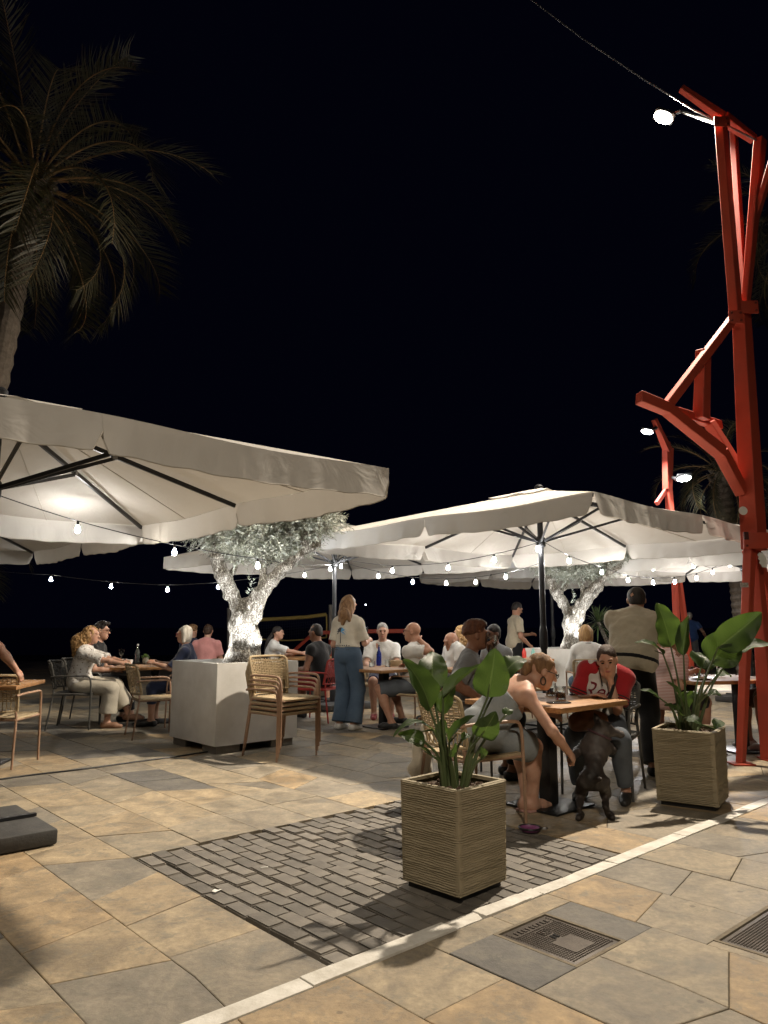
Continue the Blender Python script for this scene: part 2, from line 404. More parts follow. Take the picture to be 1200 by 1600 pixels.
# beach and sea beyond the terrace
tag(MB().add([(-400, FARG+0.3, -0.75), (400, FARG+0.3, -0.75), (400, 75, -1.6), (-400, 75, -1.6), (-40, FARG, -0.02), (46, FARG, -0.02)], [(0, 1, 2, 3), (4, 5, 1, 0)]).build('beach', M_sand, None, False), 'dark sandy beach below the terrace edge', None, None, 'structure')
tag(MB().add([(-900, 70, -1.62), (900, 70, -1.62), (900, 1100, -1.62), (-900, 1100, -1.62)], [(0, 1, 2, 3)]).build('sea', M_sea, None, False), 'black night sea beyond the beach', None, None, 'structure')

# inspection covers
M_iron = mat('cast_iron', (0.085, 0.070, 0.058), 0.55, 0.35, c2=(0.055, 0.045, 0.038), vs=16, bump=0.2, bs=120)
M_frame = mat('concrete_edge', (0.21, 0.175, 0.125), 0.9, c2=(0.15, 0.125, 0.09), vs=20, bump=0.4, bs=60)
def cover(label, a0, a1, b0, b1, full):
    ca, cb = (a0+a1)/2, (b0+b1)/2; wa, wb = (a1-a0)-0.016, (b1-b0)-0.016
    t = thing('inspection_cover', label, 'manhole cover', UV(ca, cb), GA)
    fr = MB()
    for s in (-1, 1):
        fr.box((s*(wa/2+.0), 0, -0.006), (0.016, wb+.016, 0.014)); fr.box((0, s*(wb/2), -0.006), (wa-.016, 0.016, 0.014))
    fr.build('frame', M_frame, t, False)
    MB().box((0, 0, -0.010), (wa-.024, wb-.024, 0.014), None, 0.005).build('plate', M_iron, t)
    studs = MB(); rnd = random.Random(2); st = 0.0125
    nx, ny = int((wa-.05)/st), int((wb-.05)/st)
    for i in range(nx):
        for j in range(ny):
            x = (i-(nx-1)/2)*st+(st/2 if j % 2 else 0)*0.0; y = (j-(ny-1)/2)*st
            if full:
                if -0.135 < y < -0.005 and abs(x) < 0.072: continue      # blank panel
                if abs(x) < 0.022 and 0.0 <= y < 0.042: continue          # key slots
                if abs(x) < 0.03 and 0.045 < y < 0.105: continue
                if 0.118 < y < 0.165 and abs(x) < 0.13: continue
            h = 0.0035; q = 0.0042
            studs.add([(x-q, y-q, -.003), (x+q, y-q, -.003), (x+q, y+q, -.003), (x-q, y+q, -.003), (x-q*.4, y-q*.4, h-.003), (x+q*.4, y-q*.4, h-.003), (x+q*.4, y+q*.4, h-.003), (x-q*.4, y+q*.4, h-.003)], [(4, 5, 6, 7), (0, 1, 5, 4), (1, 2, 6, 5), (2, 3, 7, 6), (3, 0, 4, 7)])
    tag(studs.build('studs', M_iron, t, False), kind='stuff')
    if full:
        MB().box((0, -0.07, -.0015), (0.135, 0.118, 0.003)).build('blank_panel', M_iron, t, False)
        for s in (-1, 1): MB().box((s*.011, 0.022, -.0018), (0.012, 0.03, 0.004)).build('key_slot', mat('slot_black', (0.003, 0.003, 0.003), 0.9), t, False)
        g = MB()     # raised lettering, worn past reading in the photograph, and its small framed badge
        for k in range(9):
            x = -0.105+k*0.026
            g.box((x, 0.142, -.001), (0.004, 0.026, 0.004))
            if k % 2 == 0: g.box((x+.007, 0.152, -.001), (0.010, 0.004, 0.004)); 
            if k % 3: g.box((x+.007, 0.131, -.001), (0.010, 0.004, 0.004))
        for s in (-1, 1): g.box((s*.024, 0.075, -.001), (0.003, 0.044, 0.004)); g.box((0, 0.075+s*.022, -.001), (0.045, 0.003, 0.004))
        g.box((-.009, .075, -.001), (.004, .026, .004)); g.box((.008, .086, -.001), (.014, .004, .004)); g.box((.008, .064, -.001), (.014, .004, .004)); g.box((.013, .075, -.001), (.004, .02, .004))
        g.build('raised_lettering', M_iron, t, False)
    return t
cover('square iron inspection cover with two key slots and a blank panel', 0.69, 1.05, -0.635, -0.225, True)
cover('iron inspection cover cut off by the right edge of the picture', 1.32, 1.96, -1.52, -0.87, False)
# ============================================================ red steel lamp posts
def red_material():
    m = mat('red_paint', (0.47, 0.06, 0.028), 0.6, c2=(0.37, 0.06, 0.034), vs=2.2, vd=9, bump=0.1, bs=30, spec=0.5)
    return m
M_red = red_material(); V3 = Vector; M_redbolt = mat('dark_red_bolt', (.16, .03, .022), .5, .3)
M_lampglass = mat('lamp_led', (1, 1, 1), 0.4, emit=(1.0, 0.90, 0.74), es=90)
M_lampglass2 = mat('lamp_led_cool', (1, 1, 1), 0.4, emit=(0.95, 0.97, 1.0), es=80)
M_alu = mat('lamp_alloy', (0.22, 0.22, 0.22), 0.4, 0.8)
def lamp_head(parent, pos, aim, watts, colr, size=0.22, glow=None, nm='lamp_head'):
    """flat LED head: housing, arm and lens; the light itself sits under the lens"""
    x, y, d = frame_of(aim, (1, 0, 0.0)); M = Matrix((x, y, d)).transposed()
    pos = Vector(pos)
    h = MB().box(pos-d*0.045, (size*1.15, size*1.8, 0.07), M, 0.03).build(nm, M_alu, parent)
    ln = MB().lathe([(0, -.004), (.5, -.004), (.49, .006), (.3, .016), (0, .02)], 24); ln.v = [tuple(pos-d*.004+M @ Vector((v[0]*size*1.05, v[1]*size*1.6, v[2]))) for v in ln.v]
    ln.build('lens', glow or M_lampglass, h)
    ld = bpy.data.lights.new('lamp_light', 'AREA'); ld.shape = 'RECTANGLE'; ld.size = size; ld.size_y = size*1.5
    ld.energy = watts; ld.color = colr; ld.spread = R(120)
    lo = bpy.data.objects.new('lamp_light', ld); col.objects.link(lo); lo.parent = parent
    lo.location = pos+d*0.022; lo.rotation_euler = (-d).to_track_quat('Z', 'Y').to_euler()
    return h
def angle_beam(p0, p1, w_, parent, name='beam', hint=(0.8, -1, 0.1), w1=None, deep=None):
    """folded plate box beam with a raised lip along one side"""
    mb = MB(); p0, p1 = Vector(p0), Vector(p1); deep = deep or w_*0.8
    x, y, d = frame_of(p1-p0, hint)
    w_ *= .8; deep *= .8; w1 = w1*.8 if w1 else None
    mb.beam(p0, p1, w_, deep, hint, w1, (w1*0.8 if w1 else deep))
    o = mb.build(name, M_red, parent, False)
    bm = bmesh.new(); bm.from_mesh(o.data); bmesh.ops.bevel(bm, geom=bm.edges[:], offset=0.006, segments=1, affect='EDGES'); bm.to_mesh(o.data); bm.free()
    return o
post = thing('red_lamp_post', 'tall red steel lamp post with branching beams beside the right planter', 'lamp post', G(1165, 1190))
def off(p): return p-post.location
def pp(px, py, Y): return off(P(px, py, Y))
YP = 7.35
A0, A1_ = off(G(1157, 1194)), off(G(1192, 1187))
J = pp(1178, 850, YP); K = pp(1158, 480, YP+0.1)
angle_beam(A0-Vector((0, 0, .02)), J+Vector((-.055, -.03, 0)), 0.10, post, 'leg', w1=0.135)
angle_beam(A1_+Vector((0.09, 0, -.02)), J+Vector((.03, .05, 0)), 0.23, post, 'leg', w1=0.12)
angle_beam(J+Vector((0.17, .42, 0)), pp(1290, 1205, YP+.7), 0.20, post, 'leg', w1=0.22)
angle_beam(J-Vector((0, 0, .06)), K, 0.27, post, 'trunk_beam', w1=0.205)
angle_beam(pp(1150, 490, YP), pp(1126, 192, YP), 0.155, post, 'upper_beam', w1=0.145)
angle_beam(pp(1163, 470, YP+.25), pp(1146, 205, YP+.55), 0.10, post, 'upper_beam', w1=0.10)
angle_beam(pp(1165, 475, YP+.05), pp(1188, 218, YP+.05), 0.105, post, 'upper_beam', w1=0.15)
angle_beam(pp(1178, 350, YP+.1), pp(1212, 235, YP-.2), 0.09, post, 'upper_beam', w1=0.10)
angle_beam(pp(1064, 138, YP+.05), pp(1132, 185, YP+.02), 0.095, post, 'top_beam', (0, 0, 1), w1=0.125)
angle_beam(pp(1130, 184, YP+.05), pp(1178, 218, YP+.35), 0.15, post, 'top_beam', (0, 0, 1), w1=0.11)
# side branch
angle_beam(pp(1150, 492, YP-.02), pp(1042, 634, YP-.35), 0.11, post, 'branch_beam', w1=0.12)
angle_beam(pp(1099, 548, YP-.1), pp(1096, 655, YP-.1), 0.165, post, 'branch_strut', w1=0.18)
angle_beam(pp(998, 621, YP-.5), pp(1044, 640, YP-.36), 0.15, post, 'branch_beam', w1=0.15)
angle_beam(pp(1044, 640, YP-.36), pp(1124, 665, YP+.25), 0.115, post, 'branch_beam', w1=0.12)
angle_beam(pp(1042, 640, YP-.36), pp(1128, 708, YP-.12), 0.15, post, 'branch_beam', w1=0.17)
angle_beam(pp(1126, 706, YP-.12), pp(1160, 770, YP), 0.17, post, 'branch_beam', w1=0.16)
angle_beam(pp(1108, 660, YP+.1), pp(1160, 745, YP+.1), 0.14, post, 'branch_beam', w1=0.16)
# joint plates with bolts, base plates
for c_, sz in ((J+V3((-.02, -.135, .02)), (.30, .02, .16)), (K+V3((.0, -.115, -.05)), (.24, .02, .14)), (pp(1128, 190, YP-.1), (.17, .015, .12)), (pp(1150, 495, YP-.105), (.15, .015, .14))):
    pl_ = MB().box(c_, sz, None, .004).build('joint_plate', M_red, post)
    for bx_ in (-1, 1):
        for bz in (-1, 1): MB().lathe([(0, 0), (.013, 0), (.013, .009), (0, .011)], 6).build('bolt', M_redbolt, pl_).matrix_local = Matrix.Translation(c_+V3((bx_*(sz[0]/2-.028), -sz[1]/2, bz*(sz[2]/2-.028)))) @ Euler((R(90), 0, 0)).to_matrix().to_4x4()
for c_ in (A0, A1_+V3((.09, 0, 0))): MB().box(c_+V3((0, 0, .008)), (.2, .2, .014), None, .003).build('base_plate', M_red, post)
# stickers, fuse door and cable
MB().lathe([(0, 0), (.043, 0), (.043, .003), (0, .003)], 20).build('sticker', M_paper, post).matrix_local = Matrix.Translation(pp(1161, 798, YP-.155)) @ Euler((R(90), 0, 0)).to_matrix().to_4x4()
MB().box(pp(1166, 837, YP-.15), (0.045, 0.012, 0.075)).build('fuse_door', mat('fuse_dark', (0.06, 0.012, 0.01), .6), post, False)
mb = MB(); rnd = random.Random(3)
mb.prism([(.0, -.07), (.05, -.075), (.062, -.03), (.045, .03), (.02, .065), (-.02, .075), (-.045, .05), (-.03, .03), (-.04, .01), (-.02, -.005), (-.032, -.03), (-.012, -.045)], 0, .003).build('torn_sticker', M_paper, post, False).matrix_local = Matrix.Translation(pp(1190, 875, YP-.12)) @ Euler((R(90), 0, R(12))).to_matrix().to_4x4()
MB().box(pp(1163, 914, YP-.13), (0.08, .004, 0.045)).build('torn_sticker', mat('grimy_paper', (0.5, 0.47, 0.42), .8, c2=(.25, .2, .18), vs=60), post, False)
lpos = P(1036, 184, 8.5)
lamp_head(post, off(lpos), (-0.62, -0.34, -1), LAMP_NEAR, (1.0, 0.87, 0.70), 0.15)
MB().tube([off(lpos)+Vector((.1, 0, .06)), off(lpos)+Vector((.22, -.05, .05)), pp(1128, 196, YP+.08)], 0.022, 8).build('lamp_arm', M_alu, post)
cb = thing('overhead_cable', 'thin black cable coming down to the lamp post from above', 'cable', P(1128, 200, YP))
MB().tube([P(p[0], p[1], p[2])-cb.location for p in ((820, -8, 9.5), (910, 60, 9.0), (1000, 120, 8.4), (1085, 172, 7.7), (1160, 208, 7.3), (1188, 222, 7.4))], 0.011, 6).build('wire', mat('grey_cable', (.16, .16, .17), .6), cb)

# far post of the same kind
fp = thing('red_lamp_post', 'distant red lamp post with two lit heads behind the right umbrella', 'lamp post', (6.75, 17.0, 0))
def fq(px, py, Y=17.0): return P(px, py, Y)-fp.location
angle_beam(fq(1062, 1062), fq(1051, 850), 0.2, fp, 'leg', w1=0.13)
angle_beam(fq(1082, 1064, 17.4), fq(1054, 850), 0.18, fp, 'leg', w1=0.12)
angle_beam(fq(1052, 860), fq(1044, 760), 0.2, fp, 'trunk_beam', w1=0.2)
angle_beam(fq(1043, 765), fq(1041, 690), 0.24, fp, 'upper_beam', w1=0.2)
angle_beam(fq(1047, 765, 17.1), fq(1049, 700, 17.1), 0.12, fp, 'upper_beam', w1=0.12)
angle_beam(fq(1022, 655, 16.8), fq(1044, 705), 0.16, fp, 'top_beam', w1=0.24)
angle_beam(fq(1026, 787, 16.7), fq(1041, 765), 0.12, fp, 'branch_beam')
angle_beam(fq(1040, 728), fq(1048, 750, 17.2), 0.14, fp, 'branch_beam')
lamp_head(fp, fq(1011, 675, 16.7), (-.25, -.35, -1), LAMP_FAR, (0.98, 0.97, 1.0), 0.16, M_lampglass2)
MB().tube([fq(1014, 673, 16.7), fq(1026, 668, 16.8)], 0.04, 8).build('lamp_arm', M_alu, fp)
lamp_head(fp, fq(1069, 748, 16.7), (.1, -.55, -1), LAMP_FAR*.45, (0.98, 0.97, 1.0), 0.2, M_lampglass2)
MB().tube([fq(1064, 750, 16.7), fq(1046, 745, 17.1)], 0.04, 8).build('lamp_arm', M_alu, fp)

# unseen post added behind the viewer, continuing the row, as fill for near faces
bp_ = thing('red_lamp_post', 'unseen red lamp post added as fill behind the viewpoint', 'lamp post', (1.6, -5.2, 0))
angle_beam((-.25, 0, -.02), (0, 0, 2.6), .12, bp_, 'leg', w1=.14)
angle_beam((.35, 0.05, -.02), (.1, .04, 2.6), .2, bp_, 'leg', w1=.14)
angle_beam((.05, 0, 2.5), (-.1, 0, 5.2), .26, bp_, 'trunk_beam', w1=.2)
angle_beam((-.1, 0, 5.1), (-.3, 0, 7.0), .16, bp_, 'upper_beam', w1=.14)
angle_beam((-.8, 0, 7.4), (.2, .1, 6.9), .13, bp_, 'top_beam', (0, 0, 1))
lamp_head(bp_, (-1.0, .3, 6.9), (-.12, .62, -1), LAMP_BACK, (1.0, 0.86, 0.68), 0.5)
MB().tube([(-.9, .25, 6.95), (-.3, 0, 6.9)], .022, 8).build('lamp_arm', M_alu, bp_)
# ============================================================ parasols
def canvas_material():
    m, nt, b = nodes_of('parasol_canvas'); L = nt.links
    b.inputs['Base Color'].default_value = (0.60, 0.56, 0.50, 1); b.inputs['Roughness'].default_value = 0.9; b.inputs['Specular IOR Level'].default_value = 0.1
    tc = N(nt, 'ShaderNodeTexCoord')
    n1 = N(nt, 'ShaderNodeTexNoise', i_Scale=1.3, i_Detail=5.0); L.new(tc.outputs['Object'], n1.inputs['Vector'])
    rp = N(nt, 'ShaderNodeValToRGB'); rp.color_ramp.elements[0].position = .3; rp.color_ramp.elements[1].position = .7
    rp.color_ramp.elements[0].color = (0.47, 0.452, 0.425, 1); rp.color_ramp.elements[1].color = (0.565, 0.545, 0.515, 1)
    L.new(n1.outputs['Fac'], rp.inputs[0]); L.new(rp.outputs[0], b.inputs['Base Color'])
    n2 = N(nt, 'ShaderNodeTexNoise', i_Scale=4.0, i_Detail=3.0, i_Distortion=1.5); L.new(tc.outputs['Object'], n2.inputs['Vector'])
    bp = N(nt, 'ShaderNodeBump', i_Strength=0.22, i_Distance=0.04); L.new(n2.outputs['Fac'], bp.inputs['Height']); L.new(bp.outputs[0], b.inputs['Normal'])
    tr = N(nt, 'ShaderNodeBsdfTranslucent'); tr.inputs[0].default_value = (0.58, 0.53, 0.46, 1)
    mx = N(nt, 'ShaderNodeMixShader', i_0=0.16); out = nt.nodes['Material Output']
    L.new(b.outputs[0], mx.inputs[1]); L.new(tr.outputs[0], mx.inputs[2]); L.new(mx.outputs[0], out.inputs[0])
    return m
M_canvas = canvas_material()
M_slab = mat('base_slab', (0.035, 0.034, 0.033), 0.75, c2=(0.055, 0.052, 0.048), vs=8, bump=0.3, bs=60)
UH, ZE, ZT, VAL = 2.0, 2.40, 2.93, 0.20
def canopy_z(x, y):
    m = max(abs(x), abs(y))/UH; e = min(abs(x), abs(y))/max(abs(x), abs(y), 1e-4)
    return ZT-(ZT-ZE)*m-0.028*m*(math.sin(math.pi*e)**2)
def make_parasol():
    t = thing('parasol', 'x', 'parasol')
    MB().tube([(0, 0, 0.1), (0, 0, 3.0)], 0.035, 14).build('pole', M_umb, t)
    MB().lathe([(.035, 1.0), (.045, 1.02), (.05, 1.06), (.05, 1.2), (.045, 1.24), (.035, 1.28)], 14).build('pole_collar', M_umb, t)
    MB().lathe([(.0, ZT-.0), (.05, ZT+.02), (.055, ZT+.05), (.03, ZT+.075), (0, ZT+.08)], 12).build('finial', M_umb, t)
    b = MB().box((0, 0, 0.06), (0.12, 0.12, 0.1)).lathe([(.0, .02), (.06, .02), (.06, .34), (.045, .36), (0, .36)], 14).build('pole_socket', M_umb, t)
    for i, j in ((-1, -1), (1, -1), (1, 1), (-1, 1)):
        MB().box((i*.235, j*.235, 0.055), (0.44, 0.44, 0.095), None, 0.016).build('base_slab', M_slab, t)
    for i in (0, 1):
        MB().box((0, 0, 0.112-i*.004), ((.9, .04, .018) if i == 0 else (.04, .9, .018))).build('base_cross', M_umb, t, False)
    # canopy: four faces, each seamed along its ribs
    mb = MB(); n = 14
    for q in range(4):
        c, s = math.cos(q*math.pi/2), math.sin(q*math.pi/2)
        def f(a, r):
            r = 0.05+0.95*r; y = -UH*r; x = (2*a-1)*UH*r
            z = canopy_z(x, y)
            return (c*x-s*y, s*x+c*y, z)
        mb.grid(f, 2*n, n)
    mb.build('canopy', M_canvas, t, True, 30)
    for q in range(8):          # stitched seams between the ribs
        a = (q//2)*math.pi/2; sg = .5 if q % 2 else -.5; c, s = math.cos(a), math.sin(a); L_ = []
        for k in range(13):
            r = .06+.94*k/12; y = -UH*r; x = sg*UH*r; L_.append((c*x-s*y, s*x+c*y, canopy_z(x, y)-.001))
        MB().tube(L_, .0045, 5).build('seam', mat('hem', (0.42, 0.39, 0.34), .9), t)
    vt = MB()
    for q in range(4):
        c, s = math.cos(q*math.pi/2), math.sin(q*math.pi/2)
        def f(a, r):
            k = 0.42*r+.02; y = -k; x = (2*a-1)*k; return (c*x-s*y, s*x+c*y, ZT+.03-(ZT-ZE)*k/UH*1.0-.02*r*math.sin(math.pi*abs(2*a-1)))
        vt.grid(f, 8, 4)
    vt.build('vent_cap', M_canvas, t)
    rnd = random.Random(12)
    for q in range(4):
        c, s = math.cos(q*math.pi/2), math.sin(q*math.pi/2)
        for h in (0, 1):
            ph = rnd.uniform(0, 6); am = rnd.uniform(.7, 1.3)
            def f(a, r):
                x = (-UH+a*UH if h == 0 else a*UH); zt = canopy_z(x, -UH)
                ed = min(a, 1-a)*UH
                full = VAL*(1-0.55*max(0, 1-ed/0.07)**2)
                wob = am*(0.016*math.sin(a*5+ph)+0.008*math.sin(a*13+2*ph)+0.006*math.sin(a*31+3*ph)+0.004*math.sin(a*63+ph))*r
                curl = 0.045*max(0, 1-ed/0.22)**2*r
                y = -UH-0.005-wob*1.25+curl*0.6-0.02*r
                return (c*x-s*y, s*x+c*y, zt-r*full+0.004*math.sin(a*40+ph)*r)
            mb = MB().grid(f, 64, 6); mb.build('valance', M_canvas, t, True, 80)
            hm = MB().tube([f(i/40, 1.0) for i in range(41)], 0.0035, 4); hm.build('hem', mat('hem', (0.42, 0.39, 0.34), .9), t)
    for k in range(8):
        a = k*math.pi/4; L_ = UH if k % 2 == 0 else UH*math.sqrt(2)
        d = Vector((math.cos(a), math.sin(a), 0)); tip = d*(L_-.03)+Vector((0, 0, ZE-.022)); hub = d*.06+Vector((0, 0, ZT-.09))
        rb = MB().beam(hub, tip, 0.022, 0.034).build('rib', M_umb, t, False)
        mid = hub.lerp(tip, 0.42); low = d*.055+Vector((0, 0, 2.30))
        MB().beam(low, mid-Vector((0, 0, .02)), 0.018, 0.028).build('strut', M_umb, rb, False)
        MB().box(mid-Vector((0, 0, .012)), (.04, .04, .035), Matrix.Rotation(a, 3, 'Z')).build('hinge', M_alu, rb, False)
    MB().lathe([(.036, 2.22), (.062, 2.24), (.062, 2.33), (.04, 2.36), (.036, 2.36)], 12).build('runner', M_umb, t)
    MB().lathe([(.036, ZT-.14), (.07, ZT-.12), (.07, ZT-.05), (.036, ZT-.04)], 12).build('top_hub', M_umb, t)
    return t
US = [((-2.50, 4.62), 0, 'cream parasol nearest the viewer, cut off by the left edge'),
      ((1.91, 8.93), 1, 'cream parasol over the near tables, its black pole beside the wooden table'),
      ((-5.49, 8.35), 3, 'cream parasol behind the nearest left one, mostly hidden by it'),
      ((-.80, 11.95), 2, 'cream parasol behind the front olive tree and the waitress'),
      ((6.30, 12.9), 3, 'cream parasol behind the red lamp post on the right'),
      ((3.60, 15.9), 1, 'cream parasol farthest back, behind the second olive tree')]
par0 = make_parasol()
for i, (c, q, lab) in enumerate(US):
    o = par0 if i == 0 else copy_tree(par0)
    o.location = (c[0], c[1], 0); o.rotation_euler = (0, 0, GA+q*math.pi/2); o.scale = (.895, .895, .937) if i == 0 else (1, 1, 1); tag(o, lab, 'parasol', 'square cream parasols over the terrace')

# ============================================================ string lights
M_bulb = mat('bulb_glow', (1, 1, 1), .3, emit=(1.0, 0.965, 0.90), es=BULB)
bulb_me = MB().lathe([(0, -.064), (.012, -.06), (.020, -.048), (.0215, -.037), (.017, -.02), (.011, -.008), (.010, 0)], 10).mesh('bulb')
bulb_me.materials.append(M_bulb)
sock_me = MB().lathe([(.012, -.006), (.013, .028), (.008, .034), (0, .034)], 8).mesh('socket'); sock_me.materials.append(M_black)
def strand(label, pts):
    """pts: (px, py, depth, has_bulb)"""
    w_ = [P(x, y-7, Y) if b else P(x, y, Y) for x, y, Y, b in pts]
    t = thing('string_lights', label, 'string lights', w_[0], 0, 'festoon strings under the parasols')
    path = []
    for a, b in zip(w_[:-1], w_[1:]):
        for k in range(8):
            f = k/8; p = a.lerp(b, f); p.z -= 0.02*(a-b).length*4*f*(1-f)*0.4; path.append(p-w_[0])
    path.append(w_[-1]-w_[0])
    MB().tube(path, 0.0045, 5).build('wire', M_black, t)
    for (x, y, Y, b), p in zip(pts, w_):
        if b:
            s_ = link(sock_me, 'socket', None, t, p-w_[0]-Vector((0, 0, .034)))
            link(bulb_me, 'bulb', None, t, p-w_[0]-Vector((0, 0, .04)))
strand('string of lit bulbs from the left parasol through the front olive tree', [(-40, 760, 5.2, 0), (122, 821, 6.2, 1), (273, 858, 7.0, 1), (403, 880, 7.7, 1), (516, 889, 11.6, 1), (523, 880, 11.9, 0)])
strand('long low string of bulbs against the dark behind the left tables', [(-30, 890, 11.5, 0), (80, 905, 11.5, 1), (174, 916, 11.5, 1), (262, 921, 11.5, 1), (341, 917, 11.5, 1), (476, 899, 12.3, 1), (523, 882, 12, 0)])
strand('string of bulbs drooping between the middle poles above the grey-haired diner', [(524, 876, 11.9, 0), (533, 885, 11.8, 1), (591, 900, 11.6, 1), (645, 909, 11.4, 1), (697, 911, 11.3, 1), (743, 909, 11.2, 1), (790, 901, 11.2, 1), (842, 880, 8.95, 0)])
strand('string of bulbs rising to the runner of the middle parasol pole', [(524, 872, 11.9, 0), (613, 891, 10.6, 1), (700, 886, 9.9, 1), (772, 873, 9.4, 1), (840, 855, 8.85, 1), (842, 845, 8.9, 0)])
strand('string of bulbs from the middle pole past the second olive tree to the right', [(842, 842, 8.9, 0), (889, 875, 9.6, 1), (940, 893, 10.4, 1), (981, 906, 11, 1), (1020, 910, 11.3, 1), (1054, 909, 11.6, 1), (1088, 903, 11.9, 1), (1140, 883, 12.5, 1), (1190, 868, 12.9, 0)])
strand('string of bulbs farthest right under the rear parasols', [(980, 890, 14, 0), (1020, 890, 13.6, 1), (1083, 886, 13.2, 1), (1113, 895, 13, 1), (1190, 866, 12.9, 0)])
